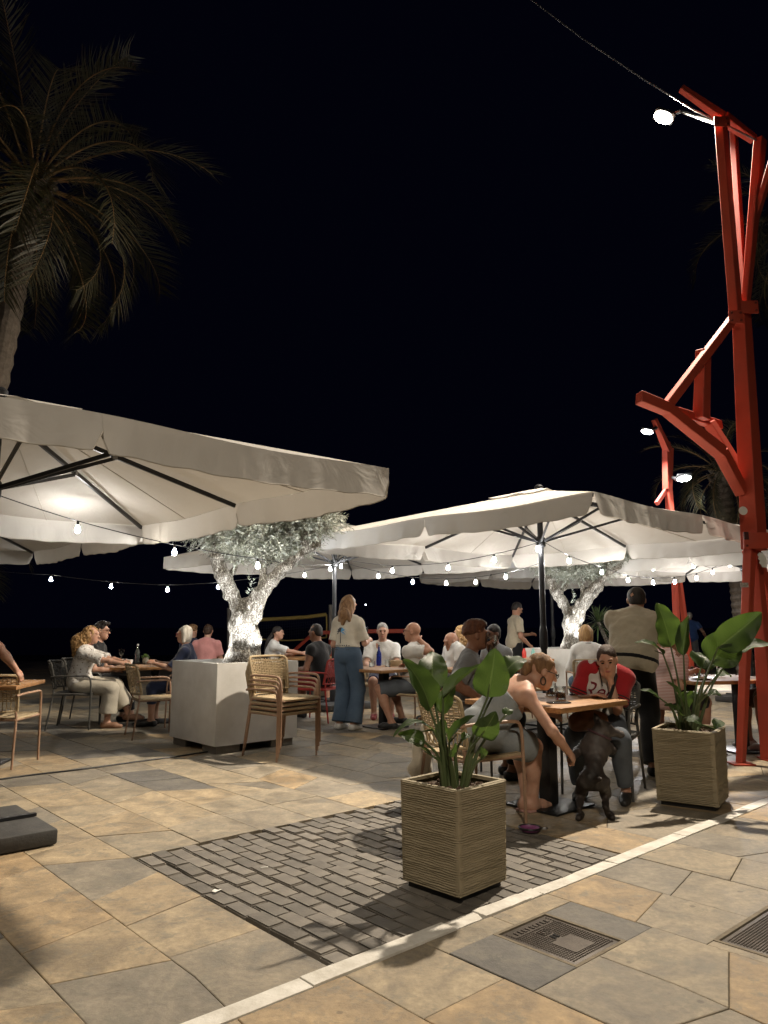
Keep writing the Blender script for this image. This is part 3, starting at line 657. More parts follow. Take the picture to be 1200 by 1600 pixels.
# ============================================================ signed-distance modelling (trunks, people, the dog)
def smin(a, b, k): 
    h = np.clip(0.5+0.5*(b-a)/k, 0, 1); return b*(1-h)+a*h-k*h*(1-h)
class Field:
    def __init__(s, lo, hi, h):
        s.h = h; s.lo = np.array(lo, float); s.n = (np.ceil((np.array(hi)-s.lo)/h)+1).astype(int)
        s.F = np.full(s.n, 0.25, np.float32); s.ax = [(s.lo[i]+h*np.arange(s.n[i])).astype(np.float32) for i in range(3)]
    def sub(s, lo, hi):
        sl = []
        for i in range(3):
            a = max(0, int((lo[i]-s.lo[i])/s.h)); b = min(s.n[i], int((hi[i]-s.lo[i])/s.h)+2)
            if b <= a: return None, None
            sl.append(slice(a, b))
        return tuple(sl), (s.ax[0][sl[0]][:, None, None], s.ax[1][sl[1]][None, :, None], s.ax[2][sl[2]][None, None, :])
    def comb(s, sl, d, k, op):
        a = s.F[sl]; d = d.astype(np.float32)
        s.F[sl] = smin(a, d, k) if op > 0 else -smin(-a, d, k)
    def cone(s, a, b, ra, rb, k=0.03, op=1, flat=(0, 0), squash=None):
        a, b = np.array(a, float), np.array(b, float); m = max(ra, rb)+k+3*s.h
        sl, X = s.sub(np.minimum(a, b)-m, np.maximum(a, b)+m)
        if sl is None: return
        ab = b-a; L2 = max(ab @ ab, 1e-9); L = math.sqrt(L2)
        px, py, pz = X[0]-a[0], X[1]-a[1], X[2]-a[2]
        t = (px*ab[0]+py*ab[1]+pz*ab[2])/L2; tc = np.clip(t, 0, 1)
        d = np.sqrt((px-tc*ab[0])**2+(py-tc*ab[1])**2+(pz-tc*ab[2])**2)-(ra+(rb-ra)*tc)
        if flat[0]: d = np.maximum(d, -t*L)
        if flat[1]: d = np.maximum(d, (t-1)*L)
        s.comb(sl, d, k, op)
    def ell(s, c, r, M=None, k=0.03, op=1):
        c = np.array(c, float); m = max(r)+k+3*s.h
        sl, X = s.sub(c-m, c+m)
        if sl is None: return
        p = [X[i]-c[i] for i in range(3)]
        if M is not None:
            Mi = np.array(M.transposed()); p = [Mi[i][0]*p[0]+Mi[i][1]*p[1]+Mi[i][2]*p[2] for i in range(3)]
        k0 = np.sqrt((p[0]/r[0])**2+(p[1]/r[1])**2+(p[2]/r[2])**2); k1 = np.sqrt((p[0]/r[0]**2)**2+(p[1]/r[1]**2)**2+(p[2]/r[2]**2)**2)
        s.comb(sl, k0*(k0-1)/np.maximum(k1, 1e-6), k, op)
    def cut(s, p, n):
        n = np.array(n, float); n /= np.linalg.norm(n); X = s.ax
        d = (X[0]-p[0])[:, None, None]*n[0]+(X[1]-p[1])[None, :, None]*n[1]+(X[2]-p[2])[None, None, :]*n[2]
        s.F = np.maximum(s.F, d.astype(np.float32))
    def disp(s, amp, freq, seed=0, oct_=3, stretch=(1, 1, 1), ridged=False):
        rs = np.random.RandomState(seed); X = [s.ax[0][:, None, None]*stretch[0], s.ax[1][None, :, None]*stretch[1], s.ax[2][None, None, :]*stretch[2]]
        msk = np.abs(s.F) < amp*3+3*s.h
        tot = np.zeros_like(s.F)
        for o in range(oct_):
            acc = np.zeros_like(s.F)
            for j in range(4):
                d = rs.normal(size=3); d /= np.linalg.norm(d); f = freq*(2**o)*rs.uniform(.7, 1.4)
                acc = acc+np.sin(f*(d[0]*X[0]+d[1]*X[1]+d[2]*X[2])+rs.uniform(0, 6.28)+0.9*tot)
            tot = tot+acc/4*(0.55**o)*1.6
        if ridged: tot = 0.6-np.abs(tot)*1.4
        s.F = np.where(msk, s.F-amp*tot, s.F).astype(np.float32)
    def mesh(s, name, relax=1):
        F = s.F; F[0], F[-1] = .2, .2; F[:, 0], F[:, -1] = .2, .2; F[:, :, 0], F[:, :, -1] = .2, .2
        I = F < 0; nx, ny, nz = F.shape
        C = [(i, j, k) for i in (0, 1) for j in (0, 1) for k in (0, 1)]
        def cs(A, c): return A[c[0]:nx-1+c[0], c[1]:ny-1+c[1], c[2]:nz-1+c[2]]
        cnt = sum(cs(I, c).astype(np.int8) for c in C); act = np.argwhere((cnt > 0) & (cnt < 8))
        if len(act) == 0: return bpy.data.meshes.new(name)
        ai, aj, ak = act.T
        vals = {c: F[ai+c[0], aj+c[1], ak+c[2]].astype(float) for c in C}
        P_ = np.zeros((len(act), 3)); W_ = np.zeros(len(act))
        for a in C:
            for d in range(3):
                if a[d] == 1: continue
                b = list(a); b[d] = 1; b = tuple(b); va, vb = vals[a], vals[b]; x = (va < 0) != (vb < 0)
                t = np.where(x, va/np.where(x, va-vb, 1), 0)
                for e in range(3): P_[:, e] += np.where(x, a[e]+(t if e == d else 0), 0)
                W_ += x
        V = (P_/W_[:, None]+act)*s.h+s.lo
        idx = np.full((nx-1, ny-1, nz-1), -1, np.int64); idx[ai, aj, ak] = np.arange(len(act))
        Q = []
        for d in range(3):
            e, f = [(1, 2), (2, 0), (0, 1)][d]
            sa = [slice(0, n) for n in F.shape]; sb = list(sa); sa[d] = slice(0, F.shape[d]-1); sb[d] = slice(1, None)
            A, B = I[tuple(sa)], I[tuple(sb)]
            for flip in (0, 1):
                pts = np.argwhere(A & ~B if not flip else ~A & B)
                ok = (pts[:, e] > 0) & (pts[:, f] > 0) & (pts[:, e] < F.shape[e]-1) & (pts[:, f] < F.shape[f]-1); pts = pts[ok]
                q = []
                for de, df in ((-1, -1), (0, -1), (0, 0), (-1, 0)):
                    p = pts.copy(); p[:, e] += de; p[:, f] += df; q.append(idx[p[:, 0], p[:, 1], p[:, 2]])
                q = np.stack(q, 1)
                Q.append(q if not flip else q[:, ::-1])
        Q = np.concatenate(Q); Q = Q[(Q >= 0).all(1)]
        for _ in range(relax):
            S = np.zeros_like(V); c = np.zeros(len(V))
            for a, b in ((0, 1), (1, 2), (2, 3), (3, 0)):
                np.add.at(S, Q[:, a], V[Q[:, b]]); np.add.at(S, Q[:, b], V[Q[:, a]]); np.add.at(c, Q[:, a], 1); np.add.at(c, Q[:, b], 1)
            V = V*.5+.5*S/np.maximum(c, 1)[:, None]
        me = bpy.data.meshes.new(name); me.vertices.add(len(V)); me.vertices.foreach_set('co', V.astype(np.float32).ravel())
        me.loops.add(len(Q)*4); me.loops.foreach_set('vertex_index', Q.astype(np.int32).ravel())
        me.polygons.add(len(Q)); me.polygons.foreach_set('loop_start', np.arange(0, len(Q)*4, 4, dtype=np.int32))
        me.polygons.foreach_set('use_smooth', np.ones(len(Q), bool)); me.update(calc_edges=True); me.validate()
        return me

# ============================================================ olive trees in white planters
M_planter = mat('white_render', (0.70, 0.69, 0.66), 0.75, c2=(0.58, 0.565, 0.53), vs=3.5, vd=10, bump=0.12, bs=60)
M_block = mat('concrete_block', (0.25, 0.235, 0.21), 0.9, c2=(0.19, 0.18, 0.16), vs=9, bump=0.35, bs=60)
M_soil = mat('soil', (0.045, 0.03, 0.02), 0.95, c2=(0.10, 0.07, 0.05), vs=30, bump=0.8, bs=60)
def bark_material():
    m, nt, b = nodes_of('olive_bark'); L = nt.links; tc = N(nt, 'ShaderNodeTexCoord'); mp = N(nt, 'ShaderNodeMapping'); mp.inputs['Scale'].default_value = (1, 1, .5); L.new(tc.outputs['Object'], mp.inputs['Vector'])
    n0 = N(nt, 'ShaderNodeTexNoise', i_Scale=9.0, i_Detail=4.0); L.new(mp.outputs[0], n0.inputs['Vector'])
    ad = N(nt, 'ShaderNodeMixRGB', i_0=.25); L.new(mp.outputs[0], ad.inputs[1]); L.new(n0.outputs['Color'], ad.inputs[2])
    vo = N(nt, 'ShaderNodeTexVoronoi', i_Scale=42.0, feature='DISTANCE_TO_EDGE'); L.new(ad.outputs[0], vo.inputs['Vector'])
    n1 = N(nt, 'ShaderNodeTexNoise', i_Scale=26.0, i_Detail=8.0, i_Roughness=.75); L.new(mp.outputs[0], n1.inputs['Vector'])
    mr = N(nt, 'ShaderNodeMapRange', i_1=0.0, i_2=.22, i_3=0, i_4=1); L.new(vo.outputs['Distance'], mr.inputs[0])
    mu = N(nt, 'ShaderNodeMath', operation='MULTIPLY'); L.new(mr.outputs[0], mu.inputs[0]); L.new(n1.outputs['Fac'], mu.inputs[1])
    rp = N(nt, 'ShaderNodeValToRGB'); rp.color_ramp.elements[0].position = .08; rp.color_ramp.elements[1].position = .5; rp.color_ramp.elements[0].color = (.13, .11, .085, 1); rp.color_ramp.elements[1].color = (.46, .43, .37, 1)
    L.new(mu.outputs[0], rp.inputs[0]); L.new(rp.outputs[0], b.inputs['Base Color']); b.inputs['Roughness'].default_value = .95; b.inputs['Specular IOR Level'].default_value = .1
    bp = N(nt, 'ShaderNodeBump', i_Strength=1.0, i_Distance=.03); L.new(mu.outputs[0], bp.inputs['Height']); L.new(bp.outputs[0], b.inputs['Normal']); return m
M_bark = bark_material()
def leaf_mat(name, a, b_, tr=0.3, rough=.5):
    m, nt, b = nodes_of(name); L = nt.links
    ge = N(nt, 'ShaderNodeNewGeometry'); rp = N(nt, 'ShaderNodeMixRGB'); rp.inputs[1].default_value = c4(a); rp.inputs[2].default_value = c4(b_)
    L.new(ge.outputs['Random Per Island'], rp.inputs[0]); L.new(rp.outputs[0], b.inputs['Base Color']); b.inputs['Roughness'].default_value = rough
    t = N(nt, 'ShaderNodeBsdfTranslucent'); L.new(rp.outputs[0], t.inputs[0]); mx = N(nt, 'ShaderNodeMixShader', i_0=tr)
    L.new(b.outputs[0], mx.inputs[1]); L.new(t.outputs[0], mx.inputs[2]); L.new(mx.outputs[0], nt.nodes['Material Output'].inputs[0]); return m
M_olive = leaf_mat('olive_leaf', (0.25, 0.265, 0.19), (0.47, 0.48, 0.42))
OL1 = Vector((-1.66, 8.36, 0))
def white_planter(label, loc, rz):
    t = thing('tree_planter', label, 'planter', loc, rz, 'white square tree planters')
    mb = MB(); s = 0.5; th = 0.05
    for i in range(4):
        M = Matrix.Rotation(i*math.pi/2, 3, 'Z')
        mb.box(M @ Vector((0, s-th/2, 0.49)), (2*s-(2*th if i % 2 else 0), th, 0.82), M)
    mb.build('box', M_planter, t, False)
    MB().box((0, 0, .70), (2*s-2*th, 2*s-2*th, .16)).build('soil', M_soil, t, False)
    MB().box((0, 0, 0.105), (2*s-2*th-.01, 2*s-2*th-.01, .04)).build('floor', M_planter, t, False)
    for i, j in ((-1, -1), (1, -1), (1, 1), (-1, 1)):
        MB().box((i*.33, j*.33, 0.04), (0.28, 0.28, 0.082), None, .006).build('block', M_block, t, False)
    return t
white_planter('white square planter with the front olive tree, stacked chairs against it', OL1, GA)
def spot(parent, pos, aim, watts, size=R(75)):
    f = MB().lathe([(0, 0), (.03, 0), (.04, .02), (.045, .07), (.045, .09), (.036, .09), (.034, .075)], 12); pos = Vector(pos)
    M = (Vector(aim)).to_track_quat('Z', 'Y').to_matrix()
    f.v = [tuple(M @ Vector(v)+pos) for v in f.v]; h = f.build('spotlight', M_black, parent)
    l = MB().lathe([(0, .079), (.033, .08), (0, .0801)], 12); l.v = [tuple(M @ Vector(v)+pos) for v in l.v]; l.build('spotlight_lens', mat('spot_led', (1, 1, 1), .4, emit=(.93, .96, 1), es=130), h)
    ld = bpy.data.lights.new('spot_light', 'SPOT'); ld.energy = watts; ld.spot_size = size*1.5; ld.spot_blend = 0.6; ld.shadow_soft_size = 0.04; ld.color = (.93, .96, 1)
    lo = bpy.data.objects.new('spot_light', ld); col.objects.link(lo); lo.parent = parent
    lo.location = pos+M @ Vector((0, 0, .11)); lo.rotation_euler = (-Vector(aim)).to_track_quat('Z', 'Y').to_euler()
def olive():
    t = thing('olive_tree', 'gnarled floodlit olive tree in the front white planter', 'tree', OL1+Vector((0, 0, .78)), 0, 'floodlit olive trees')
    q = lambda x, y, Y=8.36: P(x, y, Y)-t.location
    F = Field((-.75, -.5, -.12), (.95, .6, 1.75), 0.0125)
    tr = [(q(376, 1046), .22), (q(381, 1025), .175), (q(385, 995), .155), (q(383, 972), .15), (q(384, 950), .135)]
    for (a, ra), (b, rb) in zip(tr[:-1], tr[1:]): F.cone(a, b, ra, rb, .05)
    for a, b in ((0, .2), (1.3, .19), (2.5, .2), (3.6, .18), (4.7, .2)): F.cone(q(378, 1030)+Vector((0, 0, 0)), q(377, 1050)+Vector((math.cos(a)*b, math.sin(a)*b, -.04)), .10, .06, .06)
    F.ell(q(366, 978), (.06, .07, .07), k=.05); F.ell(q(404, 962), (.06, .06, .08), k=.05); F.ell(q(400, 1000, 8.25), (.05, .06, .1), k=.05)
    limbs = [[(q(376, 955), .10), (q(362, 930), .085), (q(347, 898, 8.25), .075), (q(338, 870, 8.2), .06), (q(328, 842, 8.2), .042), (q(318, 815, 8.1), .028)],
             [(q(394, 952), .105), (q(407, 928), .085), (q(424, 908, 8.3), .068), (q(446, 885, 8.3), .062), (q(468, 868, 8.3), .05), (q(484, 855, 8.3), .045), (q(499, 848, 8.35), .038)],
             [(q(472, 866, 8.3), .045), (q(477, 842, 8.3), .035), (q(480, 815, 8.3), .025)],
             [(q(398, 945, 8.5), .07), (q(418, 920, 8.6), .05), (q(440, 897, 8.65), .035), (q(455, 870, 8.7), .025)],
             [(q(412, 920), .05), (q(410, 890), .028), (q(409, 862), .022)],
             [(q(352, 908, 8.3), .04), (q(368, 885, 8.5), .03), (q(372, 855, 8.55), .02)]]
    for l in limbs:
        for (a, ra), (b, rb) in zip(l[:-1], l[1:]): F.cone(a, b, ra, rb, .035)
    F.ell(q(380, 947, 8.22), (.045, .05, .07), k=.03, op=-1)
    F.disp(.020, 20, 3, 3, (1, 1, .4), True); F.disp(.006, 70, 5, 2, (1, 1, .4))
    link(F.mesh('trunk', 0), 'trunk', M_bark, t)
    # crown
    rnd = random.Random(8); mb = MB(); tw = MB()
    cl = []
    lobes = [(q(330, 815, 8.1), (.34, .35, .22)), (q(372, 822, 8.3), (.40, .5, .30)), (q(420, 818, 8.4), (.42, .5, .36)), (q(465, 815, 8.4), (.40, .45, .32)), (q(500, 808, 8.35), (.26, .32, .22)), (q(430, 785, 8.5), (.5, .5, .3)), (q(375, 790, 8.5), (.45, .45, .28)), (q(400, 855, 8.5), (.44, .4, .18)), (q(440, 852, 8.45), (.36, .3, .16)), (q(365, 850, 8.3), (.3, .3, .16)), (q(480, 790, 8.4), (.34, .4, .22)), (q(312, 828, 8.2), (.2, .25, .1))]
    tot = [r[0]*r[1]*r[2] for _, r in lobes]
    for c, r in lobes:
        n = int(110+900*r[0]*r[1]*r[2]**.8*5.0)
        for _ in range(n):
            d = Vector((rnd.gauss(0, 1), rnd.gauss(0, 1), rnd.gauss(0, 1))).normalized()*rnd.random()**.45
            p = c+Vector((d.x*r[0], d.y*r[1], d.z*r[2])); ax = (Vector((d.x, d.y, d.z*.7))+Vector((rnd.gauss(0, .5), rnd.gauss(0, .5), rnd.gauss(.1, .5)))).normalized()
            L_ = rnd.uniform(.10, .22); x, y, d2 = frame_of(ax)
            tw.tube([p, p+ax*L_], .0022, 3, False)
            for k in range(rnd.randint(9, 14)):
                s = k/13*L_; ang = rnd.uniform(0, 6.28); o = (x*math.cos(ang)+y*math.sin(ang))
                ld = (ax*.75+o*.8).normalized(); wd = ld.cross(o).normalized(); lw = rnd.uniform(.0048, .0078); ll = rnd.uniform(.04, .065); b0 = p+ax*s
                mb.add([b0, b0+ld*ll*.45+wd*lw, b0+ld*ll, b0+ld*ll*.45-wd*lw], [(0, 1, 2, 3)])
    for a, b in ((q(388, 930, 8.25), q(396, 905, 8.2)), (q(392, 915, 8.3), q(386, 880, 8.25))):      # water shoots in the fork
        for k in range(26):
            f = k/26; b0 = a.lerp(b, f); ld = Vector((rnd.gauss(0, 1), rnd.gauss(0, 1), rnd.gauss(.3, .6))).normalized(); wd = ld.cross(Vector((0, 0, 1))).normalized()*.008
            mb.add([b0, b0+ld*.03+wd, b0+ld*.06, b0+ld*.03-wd], [(0, 1, 2, 3)])
    cr = mb.build('crown', M_olive, t, False); tw.build('twigs', M_bark, cr, False)
    sp = q(411, 1033, 8.02)
    spot(t, (sp.x+.06, sp.y-.06, sp.z-.05), (-.20, .26, 1), UPLIGHT)
    spot(t, (-.38, -.22, -.06), (.34, .2, 1), UPLIGHT*.7)
    spot(t, (.05, .38, -.06), (.25, -.25, 1), UPLIGHT*.7)  # unseen spot added behind the trunk to brighten the crown
    return t
ol = olive()
OL2 = Vector((3.16, 13.0, 0))
white_planter('white square planter farther back holding the second olive tree', OL2, GA)
o2 = copy_tree(ol); o2.location = OL2+Vector((0.05, 0, .78)); o2.rotation_euler = (0, 0, R(-38)); o2.scale = (1.06, 1.06, 1.04)
tag(o2, 'floodlit olive tree farther back behind the middle parasol pole', 'tree')

# ============================================================ palms
M_frond = leaf_mat('palm_leaflet', (0.026, 0.030, 0.012), (0.062, 0.050, 0.020), .2)
M_rach = mat('palm_rachis', (0.26, 0.15, 0.055), .6, c2=(.14, .10, .045), vs=6)
M_ptrunk = mat('palm_trunk', (0.13, 0.105, 0.08), .95, c2=(.075, .06, .045), vs=14, vd=7, bump=1.0, bs=22)
def frond_mesh(seed, L_, droop, nl=54):
    rnd = random.Random(seed); pts = []; p = Vector((0, 0, 0)); a = 0.0; n = 16
    for i in range(n+1):
        pts.append(p.copy()); f = i/n; a -= droop/n*(0.5+1.2*f); p = p+Vector((0, math.cos(a), math.sin(a)))*(L_/n)
    rc = MB().tube(pts, [.028*L_/3, .016*L_/3, .008*L_/3, .003], 5, True)
    mb = MB()
    for k in range(nl):
        f = 0.16+0.84*k/nl; t = f*n; i = min(int(t), n-1); c = pts[i].lerp(pts[i+1], t-i); d = (pts[i+1]-pts[i]).normalized()
        ll = L_*.20*(math.sin(math.pi*min(1, (f-.1)*1.02))**.6+.12)*rnd.uniform(.8, 1.1)
        up = Vector((1, 0, 0)).cross(d)
        for s in (-1, 1):
            sw = rnd.uniform(.75, 1.1)
            ld = (Vector((s, 0, 0))*sw+d*rnd.uniform(.75, 1.1)+up*rnd.uniform(.1, .45)).normalized()
            wd = d*.013*L_/3; m1 = c+ld*ll*.5-Vector((0, 0, ll*.05)); e = c+ld*ll-Vector((0, 0, ll*rnd.uniform(.15, .32)))
            mb.add([c-wd, c+wd, m1+wd*1.1, m1-wd*1.1, e], [(0, 1, 2, 3), (3, 2, 4)])
    m1, m2 = mb.mesh('frond', False), rc.mesh('rachis')
    m1.materials.append(M_frond); m2.materials.append(M_rach); return m1, m2
FR = [frond_mesh(k, 3.2, d) for k, d in enumerate((.7, 1.1, 1.5, 1.9))]
def palm(label, base, top, r0, r1, n, scale, seed, lo_el=-50, hi_el=75):
    rnd = random.Random(seed); base, top = Vector(base), Vector(top)
    t = thing('palm_tree', label, 'palm tree', base, 0, 'date palms along the promenade'); tp = top-base
    m = 60; pts = []; rr = []
    for i in range(m+1):
        f = i/m; pts.append(tp*f+Vector((math.sin(f*3)*.08, 0, 0))); rr.append((r0+(r1-r0)*f)*(1+.07*((i % 2)*2-1)))
    tk = MB().tube(pts, rr, 14).build('trunk', M_ptrunk, t, True, 25)
    bo = MB()
    for k in range(70):      # stumps of cut leaf bases round the head
        a = k*2.399; f = (k % 35)/35; z = -.55+f*.75; rad = r1*(1.0+.75*math.sin(f*2.6)); d = Vector((math.cos(a), math.sin(a), 0))
        c = tp+d*rad*.8+Vector((0, 0, z)); bo.beam(c, c+d*.16*scale+Vector((0, 0, .14*scale)), .12*scale, .06*scale, (0, 0, 1), .08*scale, .03*scale)
    bo.build('leaf_bases', M_ptrunk, t, False)
    for k in range(n):
        a = k*2.39996+rnd.uniform(-.2, .2); f = (k+.5)/n; el = R(hi_el+(lo_el-hi_el)*f**.8+rnd.uniform(-6, 6))
        v = 1 if el > .8 else (2 if el > .25 else 3); v = max(0, min(3, v+rnd.choice((-1, 0, 0, 1))))
        fo = link(FR[v][0], 'frond', None, t); fo.location = tp+Vector((math.cos(a)*r1*.6, math.sin(a)*r1*.6, .15*math.sin(el)))
        fo.rotation_euler = Euler((el, rnd.uniform(-.3, .3), a-math.pi/2), 'XYZ'); s = scale*rnd.uniform(.85, 1.08); fo.scale = (s, s, s)
        rc = link(FR[v][1], 'rachis', None, fo)
    return t
c = P(52, 292, 10.0)
palm('tall dark date palm at the upper left', (-6.15, 10.0, 0), c, .18, .15, 46, .82, 1, -30, 80)
c = P(1126, 738, 18.0)
palm('short-trunked palm lit by a lamp behind the right parasol', (c.x+.25, 18.0, 0), c, .20, .17, 26, .62, 2, -45, 75)
c = P(1262, 350, 16.5)
palm('dark palm whose fronds show behind the top of the red lamp post', (c.x+.1, 16.5, 0), c, .26, .22, 30, .95, 3)
c = P(-75, 842, 14)
palm('low palm at the left edge under the parasols', (c.x, 14, 0), c, .22, .2, 22, .5, 4)
# ============================================================ chairs and tables
def chair_meshes():
    """woven armchair facing +Y: seat height .45, back .83, arms .66"""
    S = {}
    def bx(u): return 0.245*u
    def bpt(u, z):          # backrest shell, u -1..1
        f = (z-.5)/.34; wdt = 0.225+0.03*f-0.05*max(0, f-.75)**2*4*abs(u)**6
        return Vector((wdt*u, -.225-.075*f-.055*(1-u*u)+.03*abs(u)**3, z-0.03*max(0, f-.7)*abs(u)**4))
    rp = MB()
    rows = [0.60+.0165*k for k in range(13)]
    for i, z in enumerate(rows):
        rp.tube([bpt(-1+2*k/14, z)+Vector((0, .006*(1 if (k+i) % 2 else -1), 0)) for k in range(15)], 0.0058, 5)
    for k in range(15):
        u = -0.93+1.86*k/14
        rp.tube([bpt(u, .515+.3*j/8)+Vector((0, .005*(1 if (k+j) % 2 else -1), 0)) for j in range(9)], 0.0050, 5)
    S['backrest'] = rp.mesh('backrest')
    tr = MB().tube([bpt(-1, .50)]+[bpt(-1, .5+.31*j/5) for j in range(1, 6)]+[bpt(-.96, .825)]+[bpt(-.9+1.8*k/12, .835) for k in range(13)]+[bpt(.96, .825)]+[bpt(1, .81-.31*j/5) for j in range(6)], 0.0125, 7)
    tr.tube([bpt(-1+2*k/10, .505) for k in range(11)], .0105, 6)
    S['back_rail'] = tr.mesh('back_rail')
    st = MB()
    def sf(a, r):
        x = (2*a-1); y = 2*r-1; k = 1-.06*abs(x)**3*abs(y)**3
        return (x*.245*k, .01+y*.235*k, .448-.012*(1-x*x)*(1-y*y)+.003*math.sin(a*90))
    st.grid(sf, 26, 20)
    st.tube([(-.235, -.215, .438), (-.245, 0, .438), (-.235, .235, .438), (0, .248, .438), (.235, .235, .438), (.245, 0, .438), (.235, -.215, .438), (0, -.225, .438), (-.235, -.215, .438)], .014, 6, True)
    S['seat'] = st.mesh('seat')
    lg = MB().tube(spline([(.265, .235, .0), (.258, .232, .43)], 3), [.0105, .0115], 8)
    S['leg_f'] = lg.mesh('leg')
    lg = MB().tube([(.25, -.285, 0), (.232, -.222, .44), (.225, -.225, .5)], [.0105, .0115, .0115], 8); S['leg_b'] = lg.mesh('leg')
    ar = MB().tube(spline([(.258, .232, .42), (.258, .225, .56), (.262, .205, .635), (.268, .15, .658), (.272, 0, .660), (.262, -.16, .658), (.238, -.262, .645)], 22), .0115, 8)
    S['arm'] = ar.mesh('armrest')
    fr = MB().tube([(-.25, .235, .428), (.25, .235, .428)], .011, 6).tube([(-.25, .235, .428), (-.235, -.23, .428)], .011, 6).tube([(.25, .235, .428), (.235, -.23, .428)], .011, 6).tube([(-.235, -.23, .428), (.235, -.23, .428)], .011, 6)
    S['frame'] = fr.mesh('seat_frame')
    def mir(me, nm):
        m2 = me.copy(); m2.transform(Matrix.Scale(-1, 4, (1, 0, 0))); m2.flip_normals(); return m2
    S['leg_f2'], S['leg_b2'], S['arm2'] = mir(S['leg_f'], 'leg'), mir(S['leg_b'], 'leg'), mir(S['arm'], 'armrest')
    return S
CH0 = chair_meshes()
def variant(rope, frame):
    out = {}
    for k, m in CH0.items():
        c = m.copy(); c.materials.clear(); c.materials.append(rope if k in ('backrest', 'seat') or (k == 'back_rail') else frame); out[k] = c
    return out
M_redframe = mat('red_chair', (.30, .03, .025), .5)
CHV = {'tan': variant(M_rope, M_tanframe), 'grey': variant(M_grope, M_gframe), 'dark': variant(mat('black_brown_rope', (.05, .042, .034), .85, c2=(.035, .03, .025), vs=40, bump=.4, bs=260), M_gframe), 'red': variant(M_redframe, M_redframe)}
NAMES = dict(backrest='backrest', back_rail='back_rail', seat='seat', leg_f='leg', leg_b='leg', leg_f2='leg', leg_b2='leg', arm='armrest', arm2='armrest', frame='seat_frame')
def chair(label, xy, face, kind='tan', z=0.0, tilt=0.0, arms=True, group=None):
    """face = direction angle (degrees, world) that the chair looks towards"""
    t = thing('chair', label, 'chair', (xy[0], xy[1], z), R(face-90), group or 'woven terrace chairs')
    if tilt: t.rotation_euler = (R(tilt), 0, R(face-90))
    for k, me in CHV[kind].items():
        if not arms and k.startswith('arm'): continue
        link(me, NAMES[k], None, t)
    return t
def table(label, xy, size=(.8, .8), rz=GA, h=.745, base=.46, kind='column'):
    t = thing('table', label, 'table', (xy[0], xy[1], 0), rz, 'wooden terrace tables')
    n = 5; tp = None
    tp = MB().box((0, 0, h-.018), (size[0], size[1], .036), None, .004).build('tabletop', M_wood, t)
    for sx in ((0,) if size[0] < 1.1 else (-size[0]*.27, size[0]*.27)):
        MB().box((sx, 0, h/2-.01), (.10, .10, h-.05), None, .004).build('leg', M_black, t)
        MB().box((sx, 0, .011), (base, base, .014), None, .004).build('base', M_black, t)
        MB().box((sx, 0, h-.04), (.34, .34, .008)).build('top_plate', M_black, t, False)
    return t
V2 = lambda v: (v.x, v.y)
# near wooden table: its front corner and right corner are read off the photograph
T5c = G(876, 1107, .745); T5 = T5c+(GU+GV)*0.42
table('square wooden table between the two women and the dog', V2(T5), (.84, .84))
T4 = G(600, 1136)
table('wooden table with a blue bottle in front of the grey-haired man', V2(T4), (.9, .9))
T2 = G(226, 1131)
table('long wooden table of the curly-haired woman in white', (T2.x+.05, T2.y+.2), (1.05, .85), R(10))
T1 = G(82, 1072, .745)
table('wooden table cut off by the left edge behind the empty chair', (T1.x-.80, T1.y+.36), (.84, .84), R(8))
T3 = Vector((-1.15, 12.9, 0))
table('wooden table of the dark-haired woman beyond the front planter', (-1.28, 13.0), (1.0, .85), R(8))
T6 = G(1112, 1062, .745)
table('wooden table with glassware behind the right planter', (T6.x+.15, T6.y+.3), (1.1, .85), R(14))
T7 = Vector((1.75, 9.9, 0))
table('wooden table hidden behind the seated man drinking', (1.15, 9.6), (.84, .84), R(35))
table('narrow table with bottles before the farther planter', (2.3, 12.6), (.9, .7), R(10))

# ---- chairs
SX = G(446, 1172)
for k in range(4):
    chair(['lowest woven chair of the stack against the white planter', 'second lowest woven chair of the stack against the white planter', 'third woven chair up in the stack against the white planter', 'topmost woven chair of the stack against the white planter'][k],
          (-1.03+.012*k, 7.62-.010*k), -40, 'tan', 0.045*k, 0, True, 'stacked woven chairs')
chair('empty woven chair in front of the curly-haired woman\'s table', V2(G(240, 1150)), 28, 'tan')
LC = G(38, 1200)
chair('empty woven chair at the left edge with a hand on its back', (LC.x-.33, LC.y+.18), 92, 'tan')
C14 = Vector((.62, 5.16, 0))
chair('woven chair under the woman in the denim dress', (C14.x-.03, C14.y), 30, 'tan')
C15 = T5+GU*.70+GV*(-.02)
chair('grey chair under the woman in the red-sleeved jersey', V2(C15), 240, 'grey')
C2w = G(145, 1140)-Vector((.30, 0, 0))
chair('dark grey chair under the curly-haired woman in white', (C2w.x, C2w.y+.18), 8, 'grey')
chair('dark grey chair under the man with glasses', (C2w.x-.12, C2w.y+.85), 8, 'grey')
C9 = G(640, 1142)
chair('woven chair under the bald man in a white shirt', (C9.x+.1, C9.y+.15), 140, 'tan')
chair('woven chair under the blonde woman in a white sweater', (2.80, 10.3), 86, 'tan')
chair('dark woven chair behind the right-hand planter', V2(G(1010, 1165)), 20, 'dark')
chair('woven chair on the far side of the drinking man\'s table', (1.9, 10.3), 200, 'tan')
chair('woven chair under the man in the grey shirt', (.64, 6.55), 2, 'dark')
chair('red chair beside the waitress', (-.92, 10.4), 160, 'red')
chair('woven chair under the woman with white hair', (-2.58, 9.95), 186, 'tan')
chair('woven chair under the grey-haired man', (-.05, 11.05), 272, 'tan')
chair('woven chair under the dark-haired woman in a white top', (-1.95, 12.95), 5, 'dark')

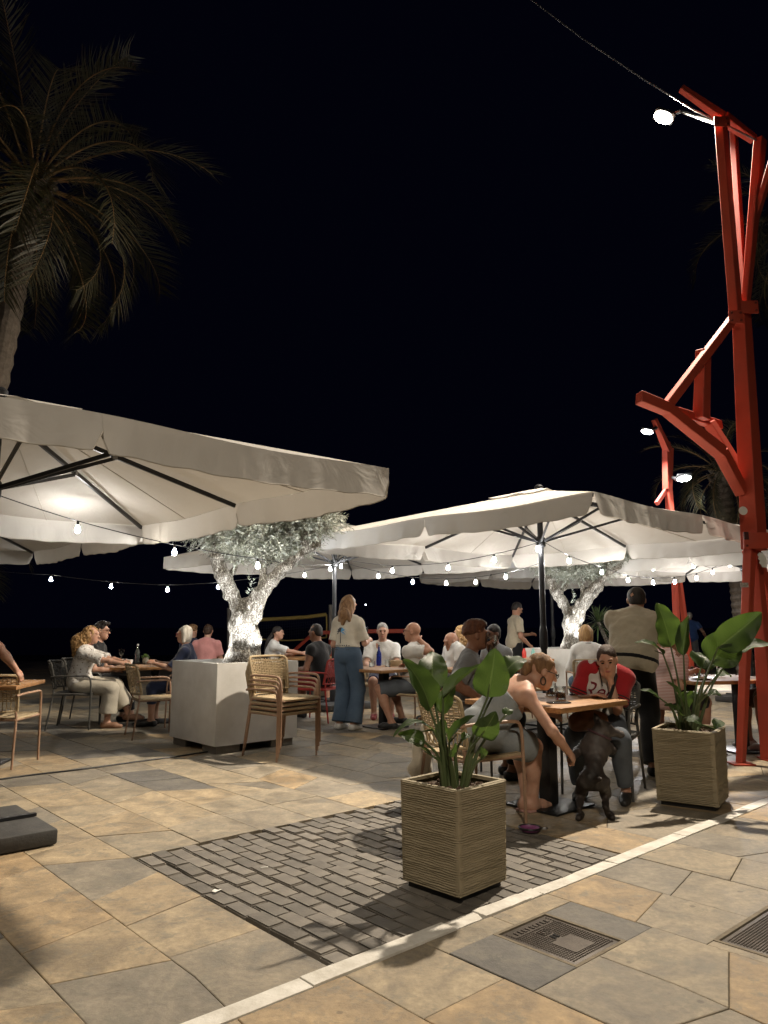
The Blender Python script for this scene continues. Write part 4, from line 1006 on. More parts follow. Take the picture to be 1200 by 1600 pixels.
# ============================================================ small things on tables
def lathe_thing(name, label, cat, loc, prof, m, n=18, fill=None, fm=None, group=None, rim=None):
    t = thing(name, label, cat, loc, 0, group)
    MB().lathe(prof, n).build('glass_wall' if m is M_glass else 'body', m, t)
    if fill: MB().lathe(fill, n).build('drink', fm, t)
    return t
TUMBLER = [(0, .004), (.034, .004), (.036, 0), (.038, .003), (.041, .095), (.0385, .095), (.0355, .012), (0, .012)]
WINE = [(0, 0), (.036, 0), (.036, .003), (.006, .008), (.0045, .02), (.0045, .085), (.012, .095), (.034, .125), (.041, .155), (.037, .2), (.0355, .2), (.039, .155), (.032, .127), (.010, .099), (0, .097)]
BOTTLE = [(0, 0), (.032, 0), (.034, .004), (.034, .15), (.030, .175), (.014, .205), (.012, .235), (.014, .237), (.014, .25), (0, .25)]
HT = .745
def at_table(px, py, h=HT): return G(px, py, h)
amber = mat('iced_drink', (.30, .12, .03), .1, trans=.6)
lathe_thing('tumbler', 'clear ribbed tumbler with an amber drink on the near table', 'glass', at_table(876, 1093), TUMBLER, M_glass, 18, [(0, .013), (.034, .013), (.037, .05), (0, .05)], amber)
lathe_thing('tumbler', 'second tumbler half hidden behind the bent woman\'s head', 'glass', at_table(861, 1087), TUMBLER, M_glass, 18, [(0, .013), (.034, .013), (.036, .03), (0, .03)], amber)
t = thing('mobile_phone', 'black mobile phone lying near the front corner of the table', 'phone', at_table(873, 1099)+Vector((0, 0, .001)), R(8)); MB().box((0, 0, .005), (.16, .075, .009), None, .004).build('case', M_phone, t)
t = thing('wallet', 'brown leather wallet on the near table', 'wallet', at_table(919, 1090)+Vector((0, 0, .001)), R(5)); MB().box((0, 0, .008), (.13, .09, .016), None, .006).build('cover', mat('brown_leather', (.20, .095, .05), .5, c2=(.14, .065, .035), vs=20), t)
t = thing('mobile_phone', 'dark phone under the wallet on the near table', 'phone', at_table(903, 1086)+Vector((0, 0, .001)), R(-10)); MB().box((0, 0, .004), (.14, .07, .008), None, .003).build('case', M_phone, t)
# curly woman's table
lathe_thing('wine_glass', 'empty round wine glass by the curly-haired woman', 'glass', at_table(189, 1036), WINE, M_glass)
t = lathe_thing('water_bottle', 'clear water bottle with a pale cap beside the wine glass', 'bottle', at_table(214, 1036), BOTTLE, mat('bottle_glass', (.55, .6, .58), .08, trans=.85)); MB().lathe([(0, .249), (.015, .249), (.015, .275), (0, .275)], 12).build('cap', M_white, t)
t = thing('potted_plant', 'small leafy plant in a cream pot on the left table', 'plant', at_table(227, 1036)); MB().lathe([(0, 0), (.038, 0), (.045, .08), (.04, .08), (.036, .06), (0, .06)], 14).build('pot', mat('cream_pot', (.5, .45, .35), .7), t)
lf = MB(); rnd = random.Random(5)
for k in range(90):
    d = Vector((rnd.gauss(0, 1), rnd.gauss(0, 1), abs(rnd.gauss(.6, .6)))).normalized(); b0 = Vector((d.x*.02, d.y*.02, .07)); wv = d.cross(Vector((0, 0, 1))).normalized()*.008; L_ = rnd.uniform(.04, .075)
    lf.add([b0, b0+d*L_*.6+wv, b0+d*L_, b0+d*L_*.6-wv], [(0, 1, 2, 3)])
lf.build('foliage', leaf_mat('small_leaf', (.12, .2, .05), (.2, .3, .08)), t, False)
for k, (x, y) in enumerate(((194, 1037), (203, 1038))):
    lathe_thing('coffee_cup', ['white cup in the curly-haired woman\'s hand', 'white cup between the glass and the water bottle'][k], 'cup', at_table(x, y), [(0, 0), (.026, 0), (.036, .03), (.04, .065), (.037, .065), (.033, .03), (.024, .006), (0, .006)], M_white)
# bald man's table
t = lathe_thing('blue_bottle', 'dark blue glass bottle on the grey-haired man\'s table', 'bottle', at_table(592, 1040), BOTTLE, M_bluegl); MB().lathe([(0, .25), (.015, .25), (.015, .278), (0, .278)], 12).build('cap', M_alu, t)
lathe_thing('wine_glass', 'wine glass with red wine left of the bald man', 'glass', at_table(622, 1035), WINE, M_glass, 18, [(0, .1), (.03, .127), (.037, .15), (0, .15)], M_wine)
lathe_thing('wine_glass', 'empty wine glass in front of the grey-haired man', 'glass', at_table(598, 1033), WINE, M_glass)
t = lathe_thing('water_bottle', 'small clear bottle with a silver cap beside the red wine', 'bottle', at_table(639, 1036), [(r*.9, z*.85) for r, z in BOTTLE], M_glass); MB().lathe([(0, .212), (.0135, .212), (.0135, .235), (0, .235)], 12).build('cap', M_alu, t)
lathe_thing('tumbler', 'empty tumbler right of the blue bottle', 'glass', at_table(606, 1042), TUMBLER, M_glass)
lathe_thing('tumbler', 'short tumbler left of the blue bottle', 'glass', at_table(581, 1042), [(r, z*.8) for r, z in TUMBLER], M_glass)
t = thing('napkin_box', 'low brown box at the edge of the grey-haired man\'s table', 'box', at_table(618, 1041), R(8)); MB().box((0, 0, .04), (.17, .11, .08), None, .005).build('box_body', mat('kraft', (.32, .23, .13), .8), t)
t = thing('plate', 'white plate on the dark-haired woman\'s table', 'plate', at_table(497, 1027)); MB().lathe([(0, .006), (.07, .006), (.12, .018), (.118, .022), (.07, .012), (0, .012)], 22).build('dish', M_white, t)
t = thing('napkin', 'crumpled white napkin on the plate', 'napkin', at_table(498, 1026)+Vector((0, 0, .012))); MB().lathe([(0, 0), (.04, 0), (.03, .03), (.008, .055), (0, .06)], 7).build('paper', M_paper, t, False)
lathe_thing('iced_coffee', 'tall iced coffee glass on the dark-haired woman\'s table', 'drink', at_table(484, 1025), [(0, 0), (.03, 0), (.042, .15), (.04, .15), (.029, .008), (0, .008)], M_glass, 16, [(0, .01), (.029, .01), (.04, .13), (.02, .165), (0, .17)], mat('coffee_milk', (.33, .2, .11), .6, c2=(.5, .4, .3), vs=30))
t = lathe_thing('dark_bottle', 'dark bottle with a white cap on the dark-haired woman\'s table', 'bottle', at_table(492, 1024), [(r*1.15, z*.8) for r, z in BOTTLE], M_dkglass); MB().lathe([(0, .2), (.017, .2), (.017, .235), (0, .235)], 12).build('cap', M_white, t)
# right-hand table: glassware, plates, tubs
for k, (x, y) in enumerate(((1090, 1056), (1100, 1057), (1078, 1055), (1121, 1056))):
    lathe_thing(['tumbler', 'wine_glass', 'tumbler', 'wine_glass'][k], ['tumbler at the centre of the right-hand table', 'wine glass at the centre of the right-hand table', 'tumbler at the left end of the right-hand table', 'wine glass at the right end of the right-hand table'][k], 'glass', at_table(x, y), [TUMBLER, WINE, TUMBLER, WINE][k], M_glass)
t = thing('plate', 'plate of food scraps on the right-hand table', 'plate', at_table(1098, 1062)); MB().lathe([(0, .006), (.07, .006), (.12, .018), (.118, .022), (.07, .012), (0, .012)], 22).build('dish', M_white, t); MB().lathe([(0, .012), (.05, .013), (.03, .03), (0, .034)], 9).build('food', mat('food', (.25, .12, .05), .7, c2=(.3, .25, .1), vs=40), t, False)
# bottles on the far table before the second planter
for k, (x, c_, nm) in enumerate(((2.12, (.75, .74, .7), 'white jar standing far back before the second planter'), (2.35, (.5, .04, .03), 'red sauce bottle standing far back before the second planter'), (2.5, (.2, .45, .4), 'pale green jar standing far back before the second planter'))):
    lathe_thing('condiment', nm, 'jar', (x, 12.55, .745), [(0, 0), (.035, 0), (.037, .1), (.02, .14), (.02, .16), (0, .165)], mat('cond%d' % k, c_, .4))

# ============================================================ things on the ground
t = thing('dog_bowl', 'purple collapsible dog bowl on the paving beside the near planter', 'bowl', G(828, 1300))
MB().lathe([(0, .004), (.05, .004), (.066, .018), (.068, .028), (.062, .028), (.058, .018), (.045, .010), (0, .010)], 24).build('cup', mat('purple_silicone', (.20, .06, .16), .5), t)
MB().tube([(.068*math.cos(a), .068*math.sin(a), .028) for a in [2*math.pi*k/24 for k in range(25)]], .006, 6).build('rim', M_black, t)
MB().tube([(.068+.022*(1-math.cos(a)), .016*math.sin(a), .022) for a in [2*math.pi*k/14 for k in range(15)]], .0035, 6).build('clip', M_alu, t)
t = thing('paper_scrap', 'small white paper scrap lying on the grey pavers', 'litter', G(339, 1393)+Vector((0, 0, .002)), R(60)); MB().grid(lambda a, b: ((a-.5)*.05, (b-.5)*.022, .004+.006*math.sin(a*5)*b), 6, 3).build('scrap', M_paper, t)
t = thing('cigarette_end', 'cigarette end near the middle of the grey pavers', 'litter', G(413, 1357)+Vector((0, 0, .0)), R(20)); MB().tube([(-.02, 0, .005), (.02, 0, .005)], .004, 8).build('stub', M_paper, t)
cab = thing('ground_cable', 'black cable lying across the paving from the left edge to the planter', 'cable', G(0, 1218))
pts = [G(x, y)+Vector((0, 0, .008))-cab.location for x, y in ((-30, 1223), (0, 1219), (60, 1211), (130, 1203), (210, 1192), (270, 1184), (330, 1175), (360, 1172))]
MB().tube(spline(pts, 40), .008, 6).build('sheath', M_black, cab)

# ============================================================ beyond the terrace
M_pole = mat('pale_wood_post', (.42, .40, .36), .8, c2=(.33, .31, .28), vs=8)
net = thing('volleyball_net', 'beach volleyball net with yellow tape between two pale posts', 'net', (-4.0, 22, -.6))
nq = lambda x, y, Y=22: P(x, y, Y)-net.location
for x, y0, y1 in ((358, 950, 1040), (517, 945, 1045)): MB().tube([nq(x, y0), nq(x, y1)], .065, 10).build('net_post', M_pole, net)
M_tape = mat('yellow_tape', (.50, .36, .10), .7)
MB().tube([nq(362, 970), nq(410, 968), nq(450, 966), nq(480, 964), nq(510, 960)], .028, 5, flat=2).build('top_tape', M_tape, net)
MB().tube([nq(362, 996), nq(410, 999), nq(450, 1001), nq(480, 999), nq(510, 996)], .022, 5).build('bottom_tape', M_tape, net)
MB().tube([nq(510, 960), nq(510.5, 978), nq(510, 996)], .024, 5).build('side_tape', M_tape, net)
ms = MB()
for k in range(42): a = k/41; ms.tube([nq(362+148*a, 970-10*a*a), nq(362+148*a, 996+4*math.sin(a*3.1))], .004, 3, False)
for k in range(7): ms.tube([nq(362+148*a/8, 970-10*(a/8)**2+k*4.2) for a in range(9)], .004, 3, False)
ms.build('mesh', mat('net_black', (.012, .012, .013), .8), net, False)
rr = thing('red_railing', 'red painted steel railing at the terrace edge behind the waitress', 'railing', (-1.2, 20, 0))
rq = lambda x, y, Y=20: P(x, y, Y)-rr.location
for a, b, w_ in (((458, 1018), (491, 988), .10), ((489, 989), (520, 988), .12), ((516, 988), (517, 1046), .10), ((492, 990), (493, 1012), .05), ((520, 987), (643, 986), .13), ((641, 986), (660, 1020), .10), ((640, 988), (641, 1046), .07), ((458, 1018), (452, 1046), .08)):
    angle_beam(rq(*a), rq(*b), w_, rr, 'rail')
bo = thing('moored_boat', 'distant boat on the black sea showing one white light', 'boat', (-6.4, 260, -1.6))
def hull(a, r): x = (a-.5)*9; wd = 1.3*(1-abs(2*a-1)**2.2); ang = (r-.5)*math.pi; return (x, wd*math.sin(ang), 1.1-1.3*math.cos(ang)*(1-abs(2*a-1)**4))
MB().grid(hull, 18, 10).build('hull', mat('hull_white', (.5, .5, .5), .5), bo); MB().tube([(0, 0, .3), (0, 0, 10.0)], [.09, .05], 8).build('mast', M_alu, bo)
MB().lathe([(0, 9.9), (.22, 10.0), (.28, 10.2), (.22, 10.4), (0, 10.5)], 10).build('mast_light', mat('masthead', (1, 1, 1), .4, emit=(.9, .95, 1), es=9), bo)
stp = thing('low_wall', 'low pale wall by the pavement at the right edge', 'wall', (8.2, 13.2, 0), R(14))
MB().box((0, 0, .2), (2.6, .35, .4), None, .02).build('wall_body', M_block, stp)
MB().box((0, 0, .43), (2.7, .45, .06), None, .01).build('coping', M_planter, stp)
yu = thing('yucca_plant', 'spiky yucca in a dark pot behind the blonde woman', 'plant', (4.35, 14.5, 0))
MB().lathe([(0, 0), (.2, 0), (.26, .5), (.23, .5), (.2, .42), (0, .42)], 16).build('pot', M_slab, yu)
yu_c = P(934, 970, 14.5)-yu.location
MB().tube(spline([(0, 0, .4), (.03, 0, .8), yu_c], 6), [.05, .035], 8).build('stem', M_bark, yu)
lv = MB(); rnd = random.Random(6)
for k in range(90):
    a = rnd.uniform(0, 6.28); el = rnd.uniform(-.6, 1.4); d = Vector((math.cos(a)*math.cos(el), math.sin(a)*math.cos(el), math.sin(el))); L_ = rnd.uniform(.3, .5); wv = d.cross(Vector((0, 0, 1))).normalized()*.014; b0 = yu_c+Vector((0, 0, rnd.uniform(-.1, .05)))
    lv.add([b0-wv, b0+wv, b0+d*L_*.6+wv-Vector((0, 0, .03)), b0+d*L_*.6-wv-Vector((0, 0, .03)), b0+d*L_-Vector((0, 0, .09))], [(0, 1, 2, 3), (3, 2, 4)])
lv.build('leaves', leaf_mat('yucca_leaf', (.05, .08, .03), (.09, .13, .05)), yu, False)
# ============================================================ ribbed square pots with bird-of-paradise plants
def ribbed_material():
    m = mat('ribbed_pot', (.31, .262, .175), .75, c2=(.255, .215, .14), vs=3, bump=.2, bs=60); return m
M_rib = ribbed_material()
def big_leaf_mat():
    m, nt, b = nodes_of('broad_leaf'); L = nt.links; tc = N(nt, 'ShaderNodeTexCoord')
    uv = N(nt, 'ShaderNodeAttribute', attribute_name='lf'); sx = N(nt, 'ShaderNodeSeparateXYZ'); L.new(uv.outputs['Vector'], sx.inputs[0])
    n1 = N(nt, 'ShaderNodeTexNoise', i_Scale=9.0, i_Detail=4.0); L.new(tc.outputs['Object'], n1.inputs['Vector'])
    rp = N(nt, 'ShaderNodeValToRGB'); rp.color_ramp.elements[0].position = .3; rp.color_ramp.elements[1].position = .75
    rp.color_ramp.elements[0].color = (.020, .042, .013, 1); rp.color_ramp.elements[1].color = (.040, .070, .021, 1); L.new(n1.outputs['Fac'], rp.inputs[0])
    # paler midrib
    ab = N(nt, 'ShaderNodeMath', operation='ABSOLUTE'); L.new(sx.outputs[0], ab.inputs[0])
    mr = N(nt, 'ShaderNodeMapRange', i_1=.03, i_2=.07, i_3=.8, i_4=0.0); L.new(ab.outputs[0], mr.inputs[0])
    mx = N(nt, 'ShaderNodeMixRGB'); L.new(mr.outputs[0], mx.inputs[0]); L.new(rp.outputs[0], mx.inputs[1]); mx.inputs[2].default_value = (.13, .18, .07, 1)
    L.new(mx.outputs[0], b.inputs['Base Color']); b.inputs['Roughness'].default_value = .42; b.inputs['Specular IOR Level'].default_value = .45
    # veins: run from the midrib outwards and forwards
    ad = N(nt, 'ShaderNodeMath', operation='MULTIPLY_ADD', i_1=-.35); L.new(ab.outputs[0], ad.inputs[0]); L.new(sx.outputs[1], ad.inputs[2])
    wv = N(nt, 'ShaderNodeMath', operation='MULTIPLY', i_1=170.0); L.new(ad.outputs[0], wv.inputs[0]); sn = N(nt, 'ShaderNodeMath', operation='SINE'); L.new(wv.outputs[0], sn.inputs[0])
    bp = N(nt, 'ShaderNodeBump', i_Strength=.35, i_Distance=.003); L.new(sn.outputs[0], bp.inputs['Height']); L.new(bp.outputs[0], b.inputs['Normal'])
    t = N(nt, 'ShaderNodeBsdfTranslucent'); t.inputs[0].default_value = (.10, .17, .028, 1); ms = N(nt, 'ShaderNodeMixShader', i_0=.30)
    L.new(b.outputs[0], ms.inputs[1]); L.new(t.outputs[0], ms.inputs[2]); L.new(ms.outputs[0], nt.nodes['Material Output'].inputs[0]); return m
M_big = big_leaf_mat()
M_stem = mat('green_stem', (.055, .085, .03), .45, c2=(.09, .11, .045), vs=10, stretch=(1, 1, .2))
def pot(label, front, size, h, rz):
    c = front+(GU*math.cos(rz-GA)+GV*math.sin(rz-GA)+GV*math.cos(rz-GA)-GU*math.sin(rz-GA))*(size/2)
    t = thing('ribbed_pot', label, 'planter', (c.x, c.y, 0), rz, 'ribbed square pots'); n = 44; rnd = random.Random(int(h*1000))
    mb = MB(); rg = 6
    # four ribbed walls: each course a slightly bulging, wandering ridge
    def wall(q):
        M = Matrix.Rotation(q*math.pi/2, 3, 'Z'); ph = [rnd.uniform(0, 6) for _ in range(n+1)]
        def f(a, r):
            z = .03+r*(h-.03); tz = 1-.035*(1-r); k = r*n*2; i = int(round(k)); amp = (.007+.0015*math.sin(i*2.7)) if i % 2 else 0
            x = (2*a-1)*size/2*tz; ed = min(a, 1-a)*size
            wob = .0012*math.sin(a*7+ph[min(i//2, n)])+.0010*math.sin(a*19+2*ph[min(i//2, n)])
            y = -size/2*tz-(amp if ed > .008 else 0)
            return M @ Vector((x, y, z+(wob if 0.02 < r < .98 else 0)))
        mb.grid(f, 26, n*2)
    for q in range(4): wall(q)
    mb.build('ribbed_wall', M_rib, t, True, 70)
    rm = MB(); th = .022
    for q in range(4):
        M = Matrix.Rotation(q*math.pi/2, 3, 'Z'); rm.box(M @ Vector((0, size/2-th/2, h-.006)), (size-(2*th if q % 2 else 0), th, .016), M)
    rm.build('rim', M_rib, t, False)
    MB().box((0, 0, h-.06), (size-.045, size-.045, .05)).build('soil', M_soil, t, False)
    ch = MB()
    for k in range(120):
        p = Vector((rnd.uniform(-.45, .45)*size, rnd.uniform(-.45, .45)*size, h-.035+rnd.uniform(-.006, .012))); s = rnd.uniform(.010, .026)
        if abs(p.x) > size/2-.04 or abs(p.y) > size/2-.04: continue
        M = Euler((rnd.random()*6, rnd.random()*6, rnd.random()*6)).to_matrix(); ch.box(p, (s, s*.7, s*.6), M, s*.12)
    tag(ch.build('bark_chips', mat('bark_chip', (.06, .035, .022), .9, c2=(.12, .075, .05), vs=30), t), kind='stuff')
    MB().box((0, 0, .015), (size*.86, size*.86, .028)).build('foot', M_black, t, False)
    return t, Vector((c.x, c.y, h))
def leaf(parent, base, tip, wid, nrm, cup=.25, bend=.1, split=False, curl=0.0):
    """broad blade from base to tip; nrm = upper side; cup folds the halves up; bend bows it"""
    base, tip, nrm = Vector(base), Vector(tip), Vector(nrm).normalized()
    d = tip-base; L_ = d.length; d.normalize(); nrm = (nrm-d*nrm.dot(d)).normalized(); side = d.cross(nrm)
    nu, nv = 12, 18; vs = []; lf = []
    rnd = random.Random(int(L_*1e5)); ph = rnd.uniform(0, 6)
    for j in range(nv+1):
        f = j/nv; c = base+d*(L_*f)+nrm*(bend*L_*math.sin(math.pi*f*.9)*1.0-bend*L_*.35*f*f-curl*L_*max(0, f-.55)**2*4)
        pw = (math.sin(math.pi*min(1, f**.72*.985+.012))**.62)*(1-.25*f)
        pw = max(pw, .02)
        for i in range(nu+1):
            u = 2*i/nu-1; a = abs(u); w_ = wid/2*pw
            up = cup*w_*(a**1.4)*(1+.3*math.sin(f*5+ph))+.012*math.sin(f*17+ph+u*2)*a*a*wid*3
            sh = math.sqrt(max(.2, 1-cup*cup*.4))
            vs.append(c+side*(u*w_*sh)+nrm*up); lf.append((u, f*L_/.5, 0))
    fs = [(j*(nu+1)+i, j*(nu+1)+i+1, (j+1)*(nu+1)+i+1, (j+1)*(nu+1)+i) for j in range(nv) for i in range(nu)]
    me = bpy.data.meshes.new('leaf'); me.from_pydata(vs, [], fs); me.polygons.foreach_set('use_smooth', [True]*len(fs))
    a = me.attributes.new('lf', 'FLOAT_VECTOR', 'POINT'); a.data.foreach_set('vector', np.array(lf, np.float32).ravel()); me.update()
    return link(me, 'leaf', M_big, parent)
def plant(label, root, leaves, r=.012):
    t = thing('bird_of_paradise', label, 'plant', root, 0, 'potted bird-of-paradise plants'); rnd = random.Random(len(leaves))
    for k, (b, e, Yb, Ye, wid, nrm, cup, bend, fx) in enumerate(leaves):
        B, E_ = P(b[0], b[1], Yb)-t.location, P(e[0], e[1], Ye)-t.location
        lo = leaf(t, B, E_, wid*1.28, nrm, cup, bend)
        s = Vector((fx*.01, rnd.uniform(-.06, .06), -.04)); d = (E_-B).normalized()
        mid = s.lerp(B, .55)+Vector((0, 0, .05))-Vector((d.x, d.y, 0))*.02
        MB().tube(spline([s, s.lerp(mid, .5)+Vector((0, 0, .02)), mid, B], 14), [r*1.15, r*.9, r*.6, r*.45], 7).build('stem', M_stem, t)
        MB().tube([B, B.lerp(E_, .3)+lo.data.vertices[0].normal*0], [r*.45, r*.2], 5).build('midrib', M_stem, lo)
    return t
t1, p1 = pot('ribbed square pot in the foreground standing on the grey pavers', G(719, 1416), .378, .507, GA+R(3))
CAMD = Vector((0, -1, .25))
Y0 = p1.y
plant('large-leaved bird-of-paradise plant in the foreground pot', p1-Vector((.0, 0, .02)), [
    # base px, tip px, depth base, depth tip, width, upper side, cup, bend, root offset
    ((672, 1108), (630, 1030), Y0, Y0-.10, .150, (.55, -.75, .35), .35, .10, -4),
    ((676, 1080), (677, 1018), Y0+.12, Y0+.30, .145, (-.1, -.55, .85), .15, .16, -3),
    ((692, 1091), (752, 1038), Y0-.02, Y0+.02, .085, (-.5, -.35, .8), .7, .03, -1),
    ((762, 1089), (774, 1013), Y0-.03, Y0-.05, .165, (.12, -1, .12), .22, .04, 4),
    ((782, 1062), (822, 1030), Y0+.12, Y0+.22, .115, (.0, -.55, .85), .25, .22, 5),
    ((750, 1152), (775, 1112), Y0-.08, Y0-.16, .115, (.15, -1, .15), .2, .06, 4),
    ((676, 1140), (614, 1151), Y0-.06, Y0-.14, .060, (-.1, -.3, 1), .35, .28, -4),
    ((664, 1160), (622, 1147), Y0-.04, Y0-.06, .075, (-.4, -.75, .6), .15, .15, -5),
    ((674, 1180), (634, 1156), Y0-.08, Y0-.14, .040, (-.5, -.3, .9), .4, .05, -5),
    ((702, 1160), (742, 1118), Y0-.12, Y0-.20, .070, (-.35, -.5, .8), .45, .12, 1),
    ((690, 1115), (712, 1068), Y0+.08, Y0+.10, .105, (-.6, -.7, .4), .3, .1, -2),
    ((757, 1183), (750, 1167), Y0-.05, Y0-.08, .040, (.2, -1, .3), .2, .1, 5),
    ((721, 1156), (736, 1150), Y0-.05, Y0-.06, .045, (0, -.6, .8), .2, .3, 2),
    ((703, 1183), (712, 1160), Y0-.1, Y0-.12, .036, (.6, -.8, .1), .5, .0, 0),
    ((685, 1150), (692, 1122), Y0+.1, Y0+.12, .07, (.5, -.8, .2), .3, .05, -1),
    ((790, 1118), (798, 1108), Y0+.05, Y0+.1, .05, (0, -.5, .85), .2, .2, 6),
])
t2, p2 = pot('ribbed square pot standing on the paving at the right', G(1124, 1270), .425, .535, GA+R(14))
Y0 = p2.y
plant('large-leaved bird-of-paradise plant in the right-hand pot', p2-Vector((0, 0, .02)), [
    ((1048, 1010), (1026, 942), Y0+.02, Y0, .215, (.35, -1, .15), .25, .05, -3),
    ((1036, 1022), (992, 1004), Y0-.05, Y0-.15, .09, (0, -.4, .9), .3, .15, -5),
    ((1068, 1024), (1076, 962), Y0-.02, Y0+.02, .11, (-.7, -.6, .3), .7, .02, -1),
    ((1112, 1036), (1150, 985), Y0-.04, Y0-.04, .25, (-.25, -1, .15), .3, .06, 1),
    ((1122, 1012), (1190, 957), Y0-.12, Y0-.18, .20, (.2, -.9, .4), .35, .06, 3),
    ((1145, 1022), (1215, 1010), Y0-.05, Y0-.12, .13, (.0, -.45, .9), .4, .1, 6),
    ((1095, 1044), (1108, 1030), Y0+.12, Y0+.22, .2, (0, -.5, .85), .2, .35, 1),
    ((1063, 1090), (1040, 1064), Y0-.1, Y0-.14, .05, (-.3, -.5, .8), .35, .1, -2),
    ((1064, 1117), (1038, 1102), Y0-.16, Y0-.24, .075, (.1, -.55, .85), .2, .14, -3),
    ((1072, 1122), (1098, 1134), Y0-.18, Y0-.24, .07, (.1, -.7, .7), .15, .2, -1),
    ((1105, 1085), (1127, 1087), Y0-.08, Y0-.14, .07, (.1, -.65, .75), .2, .22, 1),
    ((1076, 1105), (1058, 1085), Y0+.05, Y0+.05, .19, (.2, -.9, .3), .3, .1, -2),
    ((1083, 1090), (1092, 1083), Y0+.1, Y0+.15, .06, (0, -.4, .9), .2, .2, 0),
    ((1118, 1140), (1133, 1130), Y0+.05, Y0+.02, .11, (0, -.5, .85), .2, .35, 3),
    ((1120, 1055), (1142, 1058), Y0+.1, Y0+.14, .09, (0, -.5, .85), .25, .25, 3),
    ((1030, 1090), (1000, 1078), Y0-.02, Y0-.04, .06, (0, -.4, .9), .3, .1, -4),
], .013)
# ============================================================ people
SK_FAIR = skin('skin_fair', (.50, .30, .215)); SK_TAN = skin('skin_tan', (.40, .22, .145)); SK_BROWN = skin('skin_brown', (.235, .12, .075)); SK_DARK = skin('skin_dark', (.13, .066, .042))
def hairmat(n, a, b): return mat(n, a, .55, c2=b, vs=22, vd=5, stretch=(1.6, 1.6, .35), bump=.7, bs=120, spec=.35)
H_BLOND = hairmat('hair_blonde', (.42, .26, .115), (.24, .13, .05)); H_BROWN = hairmat('hair_brown', (.055, .03, .018), (.03, .016, .01)); H_AUB = hairmat('hair_auburn', (.12, .045, .022), (.06, .022, .012))
H_GREY = hairmat('hair_grey', (.30, .28, .26), (.18, .165, .15)); H_WHITE = hairmat('hair_white', (.58, .55, .49), (.42, .38, .32)); H_BLACK = hairmat('hair_black', (.014, .011, .010), (.026, .020, .017)); H_DKBL = hairmat('hair_darkblonde', (.27, .15, .07), (.11, .058, .028))
M_eye = mat('eye_dark', (.012, .009, .008), .15); M_lip = mat('lips', (.33, .11, .09), .45); M_shoe = mat('black_shoe', (.02, .02, .02), .5); M_wshoe = mat('white_shoe', (.6, .58, .55), .6)
V = Vector
def ik(a, t, la, lb, pole):
    a, t = V(a), V(t); d = t-a; L = min(d.length, (la+lb)*.995); d = d.normalized() if d.length > 1e-6 else V((0, 1, 0))
    x = (la*la-lb*lb+L*L)/(2*L); h = math.sqrt(max(0, la*la-x*x)); p = V(pole); p = p-d*p.dot(d)
    if p.length < 1e-4: p = V((0, 0, -1))-d*d.dot(V((0, 0, -1)))
    return a+d*x+p.normalized()*h, a+d*L
def bounds(pr, m):
    lo = np.full(3, 1e9); hi = -lo
    for q in pr:
        if q[0] == 'c': r = max(q[3], q[4]); pts = (q[1], q[2])
        else: r = max(q[2]); pts = (q[1],)
        for p in pts: p = np.array(p); lo = np.minimum(lo, p-r-m); hi = np.maximum(hi, p+r+m)
    return lo, hi
def fill(F, pr, inf=0.0):
    for q in pr:
        if q[0] == 'c': F.cone(q[1], q[2], max(.004, q[3]+inf), max(.004, q[4]+inf), q[5], q[6] if len(q) > 6 else 1, q[7] if len(q) > 7 else (0, 0))
        else: F.ell(q[1], [max(.003, r+inf) for r in q[2]], q[3], q[4], q[5] if len(q) > 5 else 1)
def hand_prims(w, d, n, side, sc=1.0, curl=.5, rf=.0085):
    """palm and five fingers; d = finger direction, n = palm normal (towards what it holds), side = thumb side vector"""
    d = V(d).normalized(); n = V(n); n = (n-d*n.dot(d)).normalized(); s = V(side); s = (s-d*s.dot(d)-n*s.dot(n)); s = s.normalized() if s.length > 1e-4 else d.cross(n)
    M = Matrix((s, d, n)).transposed(); w = V(w); pr = [('e', w+d*.045*sc, (.040*sc, .052*sc, .016*sc), M, .012)]
    for k, (off, ln) in enumerate(((.029, .070), (.010, .078), (-.010, .072), (-.028, .056))):
        a = w+d*.085*sc+s*off*sc; c1, c2 = curl*.8, curl*1.9
        b = a+(d*math.cos(c1)+n*math.sin(c1)+s*off*.8)*ln*.5*sc; e = b+(d*math.cos(c2)+n*math.sin(c2))*ln*.5*sc
        pr += [('c', a-d*.02*sc, b, rf*1.1, rf, .006), ('c', b, e, rf, rf*.8, .004)]
    a = w+d*.022*sc+s*.030*sc; b = a+(d*.65+s*.65+n*.35)*.04*sc; e = b+(d*.85+s*.1+n*.5*curl)*.034*sc
    pr += [('c', a, b, rf*1.35, rf*1.1, .01), ('c', b, e, rf*1.1, rf*.85, .004)]
    return pr
